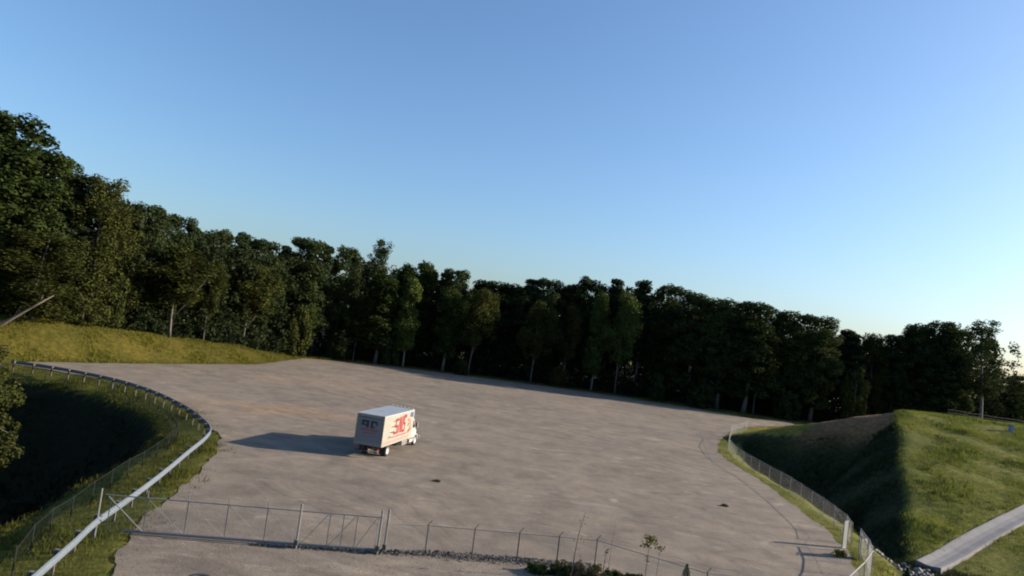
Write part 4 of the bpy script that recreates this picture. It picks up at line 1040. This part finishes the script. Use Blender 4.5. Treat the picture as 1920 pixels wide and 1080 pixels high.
# ------------------------------------------------------------------ the box truck
def truck():
    T = thing('box_truck', 'white delivery box truck with red lettering parked on the gravel lot', 'truck', (-10.63, 60.73, 0.012), rad(-12.8))
    def P(name, mb, mat, parent=None, smooth=False):
        mb.v = [(x * 0.93, y, z) if y > 7.4 and z < 2.9 else (x, y, z) for x, y, z in mb.v]      # the cab is narrower than the box
        return mb.build(name, M[mat], parent or T, smooth)
    W, L, Z0, Z1 = 1.27, 7.3, 1.06, 3.68
    # cargo box shell
    m = MB(); m.bbox((0, L / 2, (Z0 + Z1) / 2), (2 * W, L, Z1 - Z0), 0.035); body = P('cargo_box', m, 'boxwhite')
    m = MB(); m.bbox((0, L / 2, Z1 + 0.008), (2 * W - 0.10, L - 0.10, 0.05), 0.015); P('roof', m, 'alu', body)
    for y in np.arange(0.75, L - 0.3, 0.62):
        m = MB(); m.box((0, float(y), Z1 + 0.039), (2 * W - 0.16, 0.035, 0.012)); P('roof_seam', m, 'alu', body)
    for sx in (-1, 1):
        m = MB(); m.box((sx * (W - 0.02), L / 2, Z1 - 0.01), (0.075, L + 0.01, 0.09)); P('top_rail', m, 'alu', body)
        m = MB(); m.box((sx * (W - 0.01), L / 2, Z0 + 0.04), (0.06, L + 0.012, 0.12)); P('bottom_rail', m, 'boxwhite', body)
        m = MB(); m.box((sx * (W - 0.03), 0.02, (Z0 + Z1) / 2), (0.10, 0.09, Z1 - Z0 - 0.03)); P('corner_post', m, 'trim', body)
        m = MB(); m.bbox((sx * (W - 0.05), L - 0.06, (Z0 + Z1) / 2), (0.14, 0.16, Z1 - Z0 + 0.02), 0.04); P('corner_cap', m, 'white', body)
        for y in np.arange(0.6, L - 0.2, 0.61):
            m = MB(); m.box((sx * (W + 0.001), float(y), (Z0 + Z1) / 2), (0.006, 0.03, Z1 - Z0 - 0.28)); P('side_seam', m, 'boxwhite', body)
    m = MB(); m.box((0, 0.015, Z1 - 0.11), (2 * W - 0.16, 0.10, 0.20)); P('door_header', m, 'trim', body)
    m = MB(); m.box((0, 0.015, Z0 + 0.05), (2 * W - 0.16, 0.10, 0.12)); P('door_sill', m, 'trim', body)
    door = P('rear_door', (lambda q: (q.box((0, 0.02, 2.34), (2 * W - 0.22, 0.04, 2.22)), q)[1])(MB()), 'door', body)
    ph = 2.16 / 7
    for i in range(7):
        m = MB(); m.bbox((0, -0.018, Z0 + 0.15 + ph * (i + 0.5)), (2 * W - 0.24, 0.035, ph - 0.022), 0.008); o = P('door_panel', m, 'door', door)
    def mark(name, polys, mat, side, parent=body, off=0.0):
        """flat print: polys in (u, z), u along the side from the rear / across the rear"""
        m = MB()
        for pl in polys:
            n = len(pl)
            if side == 'R': m.add([(W + 0.012 + off, u, z) for u, z in pl] + [(W + 0.007 + off, u, z) for u, z in pl], [tuple(range(n)), tuple(reversed(range(n, 2 * n)))] + [(i, (i + 1) % n, (i + 1) % n + n, i + n) for i in range(n)])
            elif side == 'L': m.add([(-W - 0.012 - off, u, z) for u, z in pl] + [(-W - 0.007 - off, u, z) for u, z in pl], [tuple(range(n)), tuple(reversed(range(n, 2 * n)))] + [(i, (i + 1) % n, (i + 1) % n + n, i + n) for i in range(n)])
            else: m.add([(u, -0.046 - off, z) for u, z in pl] + [(u, -0.040 - off, z) for u, z in pl], [tuple(range(n)), tuple(reversed(range(n, 2 * n)))] + [(i, (i + 1) % n, (i + 1) % n + n, i + n) for i in range(n)])
        return m.build(name, M[mat], parent)
    def rect(u0, u1, z0, z1, sl=0.0): return [(u0 + sl * (z0 - 2.3), z0), (u1 + sl * (z0 - 2.3), z0), (u1 + sl * (z1 - 2.3), z1), (u0 + sl * (z1 - 2.3), z1)]
    # rear marks: two dark figures and a red line
    mark('rear_lettering', [rect(-0.78, -0.22, 3.00, 3.18), rect(-0.78, -0.56, 2.74, 3.00), rect(-0.34, -0.10, 2.56, 3.18), rect(-0.78, -0.34, 2.72, 2.86),
                            rect(0.08, 0.28, 2.56, 3.10), rect(0.08, 0.68, 3.00, 3.18), rect(0.58, 0.70, 2.80, 3.00), rect(0.28, 0.46, 2.56, 2.68)], 'ink', 'B', door)
    mark('rear_slogan', [rect(-0.78 + 0.2 * i, -0.78 + 0.2 * i + 0.14, 2.26 + 0.03 * (i % 2), 2.50 - 0.04 * (i % 3 == 0)) for i in range(8)], 'maroon', 'B', door)
    mark('rear_small_print', [rect(-0.66 + 0.165 * i, -0.66 + 0.165 * i + 0.11, 2.04, 2.14) for i in range(8)], 'maroon', 'B', door)
    # side marks, both sides alike: big slanted red letters with speed streaks, orange sweep, blue corner, red base line
    for sd_ in ('R', 'L'):
        k = 0.22; B = []
        B += [rect(2.75, 3.75, 3.02, 3.26, k), rect(2.75, 3.05, 2.62, 3.05, k), rect(2.75, 3.75, 2.44, 2.66, k), rect(3.45, 3.75, 2.02, 2.46, k), rect(2.62, 3.75, 1.86, 2.08, k)]
        B += [rect(3.90, 4.17, 1.86, 3.34, k), rect(4.55, 4.82, 1.86, 3.34, k), [(4.17 + k * 0.9, 3.34), (4.40 + k * 0.7, 3.34), (4.60 - k * 0.2, 1.95), (4.40 - k * 0.3, 1.95)]]
        B += [rect(4.96, 5.22, 1.86, 3.42, k)]
        B += [rect(5.34, 6.0, 3.14, 3.44, k), rect(5.34, 5.58, 2.62, 3.16, k), rect(5.34, 5.98, 2.50, 2.72, k), rect(5.74, 5.98, 2.00, 2.52, k), rect(5.28, 5.98, 1.86, 2.08, k)]
        mark('side_lettering', [[(2.5 + (u - 2.6) * 0.80, z) for u, z in pl] for pl in B], 'red', sd_)
        mark('speed_streak', [[(2.05, 3.02), (2.8, 3.08), (2.86, 3.18), (2.1, 3.07)], [(1.75, 2.58), (2.75, 2.56), (2.75, 2.68), (1.8, 2.63)], [(1.55, 2.12), (2.66, 2.02), (2.66, 2.16), (1.6, 2.17)],
                              [(1.2, 1.62), (1.75, 1.74), (1.78, 1.86), (1.25, 1.68)]], 'ink', sd_)
        mark('side_slogan', [rect(2.0 + 0.30 * i, 2.0 + 0.30 * i + 0.22, 1.60, 1.72, k) for i in range(13)], 'maroon', sd_)
        mark('base_line', [rect(0.5 + 0.42 * i, 0.5 + 0.42 * i + 0.33, 1.22, 1.40, k) for i in range(15)], 'pink', sd_)
        arc = []; arc2 = []
        for i in range(13):
            a = rad(-70 + i * 15); arc.append((5.95 + 0.75 * math.cos(a), 2.25 + 0.72 * math.sin(a)))
        for i in range(13):
            a = rad(110 - i * 15); arc2.append((5.95 + 0.52 * math.cos(a), 2.30 + 0.48 * math.sin(a)))
        pl = [[arc[i], arc[i + 1], arc2[11 - i], arc2[12 - i]] for i in range(12)]
        mark('orange_sweep', pl + [[(5.75, 1.62), (6.9, 1.86), (6.95, 2.1), (6.1, 1.9)]], 'orange', sd_, body, 0.003)
        mark('blue_corner', [[(6.25, 3.1), (7.1, 3.05), (7.1, 3.52), (6.35, 3.52)]], 'navy', sd_, body, 0.002)
        mark('blue_mark', [rect(5.85, 6.1, 2.25, 2.6, k)], 'navy', sd_, body, 0.002)
    # clearance lamps along the front top edge and tail lamps
    for i in range(6):
        m = MB(); m.bbox((-1.05 + 0.42 * i, L + 0.02, Z1 + 0.10), (0.16, 0.10, 0.11), 0.03); P('clearance_lamp', m, 'white', body)
    for sx in (-1, 1):
        m = MB(); m.bbox((sx * 1.0, -0.02, 0.86), (0.26, 0.06, 0.12), 0.015); P('tail_lamp', m, 'lens')
        for z in (3.58,):
            m = MB(); m.bbox((sx * 1.05, -0.045, z), (0.12, 0.03, 0.05), 0.01); P('marker_lamp', m, 'lens', body)
    # underbody
    m = MB()
    for sx in (-0.42, 0.42): m.box((sx, 4.9, 0.86), (0.10, 9.8, 0.24))
    for y in np.arange(0.3, 7.0, 0.75): m.box((0, float(y), 1.02), (2.3, 0.09, 0.08))
    P('chassis_frame', m, 'chassis')
    m = MB(); m.bbox((0, -0.12, 0.58), (2.1, 0.10, 0.13), 0.02); bp = P('rear_bumper', m, 'chassis')
    for sx in (-0.7, 0.7):
        m = MB(); m.box((sx, -0.06, 0.78), (0.08, 0.08, 0.40)); P('bumper_bracket', m, 'chassis', bp)
    m = MB(); m.box((0.45, -0.175, 0.60), (0.62, 0.012, 0.13)); P('licence_plate', m, 'boxwhite', bp)
    m = MB(); m.box((0.28, -0.176, 0.585), (0.24, 0.02, 0.10)); P('reflector', m, 'amber', bp)
    for sx in (-1, 1):
        m = MB(); m.box((sx * 0.98, 1.12, 0.62), (0.58, 0.02, 0.72)); P('mud_flap', m, 'black')
    m = MB(); m.bbox((0.95, 5.9, 0.72), (0.5, 1.3, 0.5), 0.08); P('fuel_tank', m, 'chrome')
    m = MB(); m.bbox((-0.95, 5.9, 0.72), (0.5, 1.0, 0.45), 0.05); P('battery_box', m, 'chassis')
    def wheel(x, y, r=0.49, w=0.27):
        hub = MB(); s = 1 if x > 0 else -1
        def ring(m, prof, n=24):
            b = len(m.v); k = len(prof)
            for i in range(n):
                a = 2 * math.pi * i / n
                for rr, xx in prof: m.v.append((x + s * xx, y + rr * math.cos(a), 0.49 + rr * math.sin(a)))
            for i in range(n):
                for j in range(k - 1):
                    m.f.append((b + i * k + j, b + ((i + 1) % n) * k + j, b + ((i + 1) % n) * k + j + 1, b + i * k + j + 1))
        tm = MB(); ring(tm, [(0.29, w / 2 - 0.02), (0.36, w / 2), (r - 0.05, w / 2), (r, w / 2 - 0.05), (r, -w / 2 + 0.05), (r - 0.05, -w / 2), (0.36, -w / 2), (0.29, -w / 2 + 0.02), (0.29, w / 2 - 0.02)])
        wh = P('wheel', tm, 'black', None, True)
        ring(hub, [(0.0, 0.06), (0.10, 0.06), (0.12, 0.02), (0.20, 0.03), (0.27, 0.10), (0.30, w / 2 - 0.015), (0.30, -w / 2 + 0.02), (0.0, -w / 2 + 0.03)]); P('rim', hub, 'white', wh, True)
    for s in (-1, 1):
        wheel(s * 1.06, 1.9); wheel(s * 0.76, 1.9); wheel(s * 1.02, 9.15)
    m = MB(); m.tube([(-0.9, 1.9, 0.5), (-0.22, 1.9, 0.5), (-0.18, 1.9, 0.5), (0.0, 1.9, 0.5), (0.18, 1.9, 0.5), (0.22, 1.9, 0.5), (0.9, 1.9, 0.5)], [0.09, 0.09, 0.17, 0.25, 0.17, 0.09, 0.09], 8); P('axle', m, 'chassis')
    m = MB(); m.tube([(-0.9, 9.15, 0.48), (0.9, 9.15, 0.48)], 0.06, 8); P('axle', m, 'chassis')
    # cab
    cab = MB(); cab.prism([(7.42, 0.85), (9.0, 0.85), (9.0, 1.72), (8.75, 1.85), (8.42, 2.62), (8.2, 2.72), (7.5, 2.72), (7.42, 2.6)], -1.06, 1.06); c = P('cab', cab, 'white')
    hood = MB()
    sec = [(8.98, 0.86, 1.70, 0.95), (9.7, 0.84, 1.60, 0.93), (10.25, 0.74, 1.46, 0.86), (10.42, 0.66, 1.30, 0.80)]
    for y, hw, zt, _ in sec:
        for x, z in ((-hw, 0.80), (-hw, zt - 0.18), (-hw * 0.85, zt - 0.03), (0, zt), (hw * 0.85, zt - 0.03), (hw, zt - 0.18), (hw, 0.80)): hood.v.append((x, y, z))
    for i in range(3):
        for j in range(6): hood.f.append((i * 7 + j, i * 7 + j + 1, (i + 1) * 7 + j + 1, (i + 1) * 7 + j))
    hood.f.append(tuple(range(21, 28))); hood.f.append(tuple(reversed(range(0, 7)))); P('hood', hood, 'white', c, True)
    for s in (-1, 1):
        f = MB(); n = 10
        for i in range(n + 1):
            a = math.pi * (i / n); yy = 9.15 + 0.66 * math.cos(a); zz = 0.52 + 0.64 * math.sin(a)
            yi = 9.15 + 0.58 * math.cos(a); zi = 0.52 + 0.55 * math.sin(a)
            for x in (0.72, 1.18): f.v.append((s * x, yy, zz))
            for x in (0.72, 1.18): f.v.append((s * x, yi, zi))
        for i in range(n):
            b = i * 4; e = b + 4
            f.f += [(b, b + 1, e + 1, e), (b + 2, e + 2, e + 3, b + 3), (b + 1, b + 3, e + 3, e + 1), (b, e, e + 2, b + 2)]
        f.f += [(0, 2, 3, 1), (n * 4, n * 4 + 1, n * 4 + 3, n * 4 + 2)]
        P('fender', f, 'white', c, True)
        m = MB(); m.prism([(7.75, 1.78), (8.62, 1.78), (8.34, 2.52), (7.75, 2.52)], s * 1.058, s * 1.066); P('side_window', m, 'glass', c)
        m = MB(); m.bbox((s * 1.30, 8.72, 2.10), (0.20, 0.10, 0.52), 0.03); mi = P('mirror', m, 'white', c)
        m = MB(); m.box((s * 1.30, 8.664, 2.10), (0.15, 0.012, 0.44)); P('mirror_glass', m, 'glass', mi)
        m = MB(); m.tube([(s * 1.04, 8.74, 2.34), (s * 1.28, 8.74, 2.30)], 0.018, 6); m.tube([(s * 1.04, 8.74, 1.88), (s * 1.28, 8.74, 1.92)], 0.018, 6); P('mirror_arm', m, 'chassis', mi)
        m = MB(); m.bbox((s * 0.98, 8.0, 0.60), (0.34, 0.9, 0.30), 0.04); P('step', m, 'white', c)
        m = MB(); m.bbox((s * 0.62, 10.40, 1.05), (0.26, 0.06, 0.20), 0.03); P('headlight', m, 'glass', c)
        m = MB(); m.box((s * 1.068, 7.9, 1.62), (0.02, 0.16, 0.04)); P('door_handle', m, 'chassis', c)
    m = MB(); m.add([(-0.92, 8.735, 1.90), (0.92, 8.735, 1.90), (0.88, 8.445, 2.58), (-0.88, 8.445, 2.58), (-0.92, 8.750, 1.906), (0.92, 8.750, 1.906), (0.88, 8.460, 2.586), (-0.88, 8.460, 2.586)], [(0, 1, 2, 3), (4, 7, 6, 5), (0, 4, 5, 1), (1, 5, 6, 2), (2, 6, 7, 3), (3, 7, 4, 0)]); P('windshield', m, 'glass', c)
    m = MB(); m.bbox((0, 10.52, 0.66), (2.2, 0.16, 0.28), 0.04); P('front_bumper', m, 'chrome')
    m = MB(); m.box((0, 10.43, 1.08), (0.9, 0.04, 0.36)); P('grille', m, 'chassis', c)
truck()
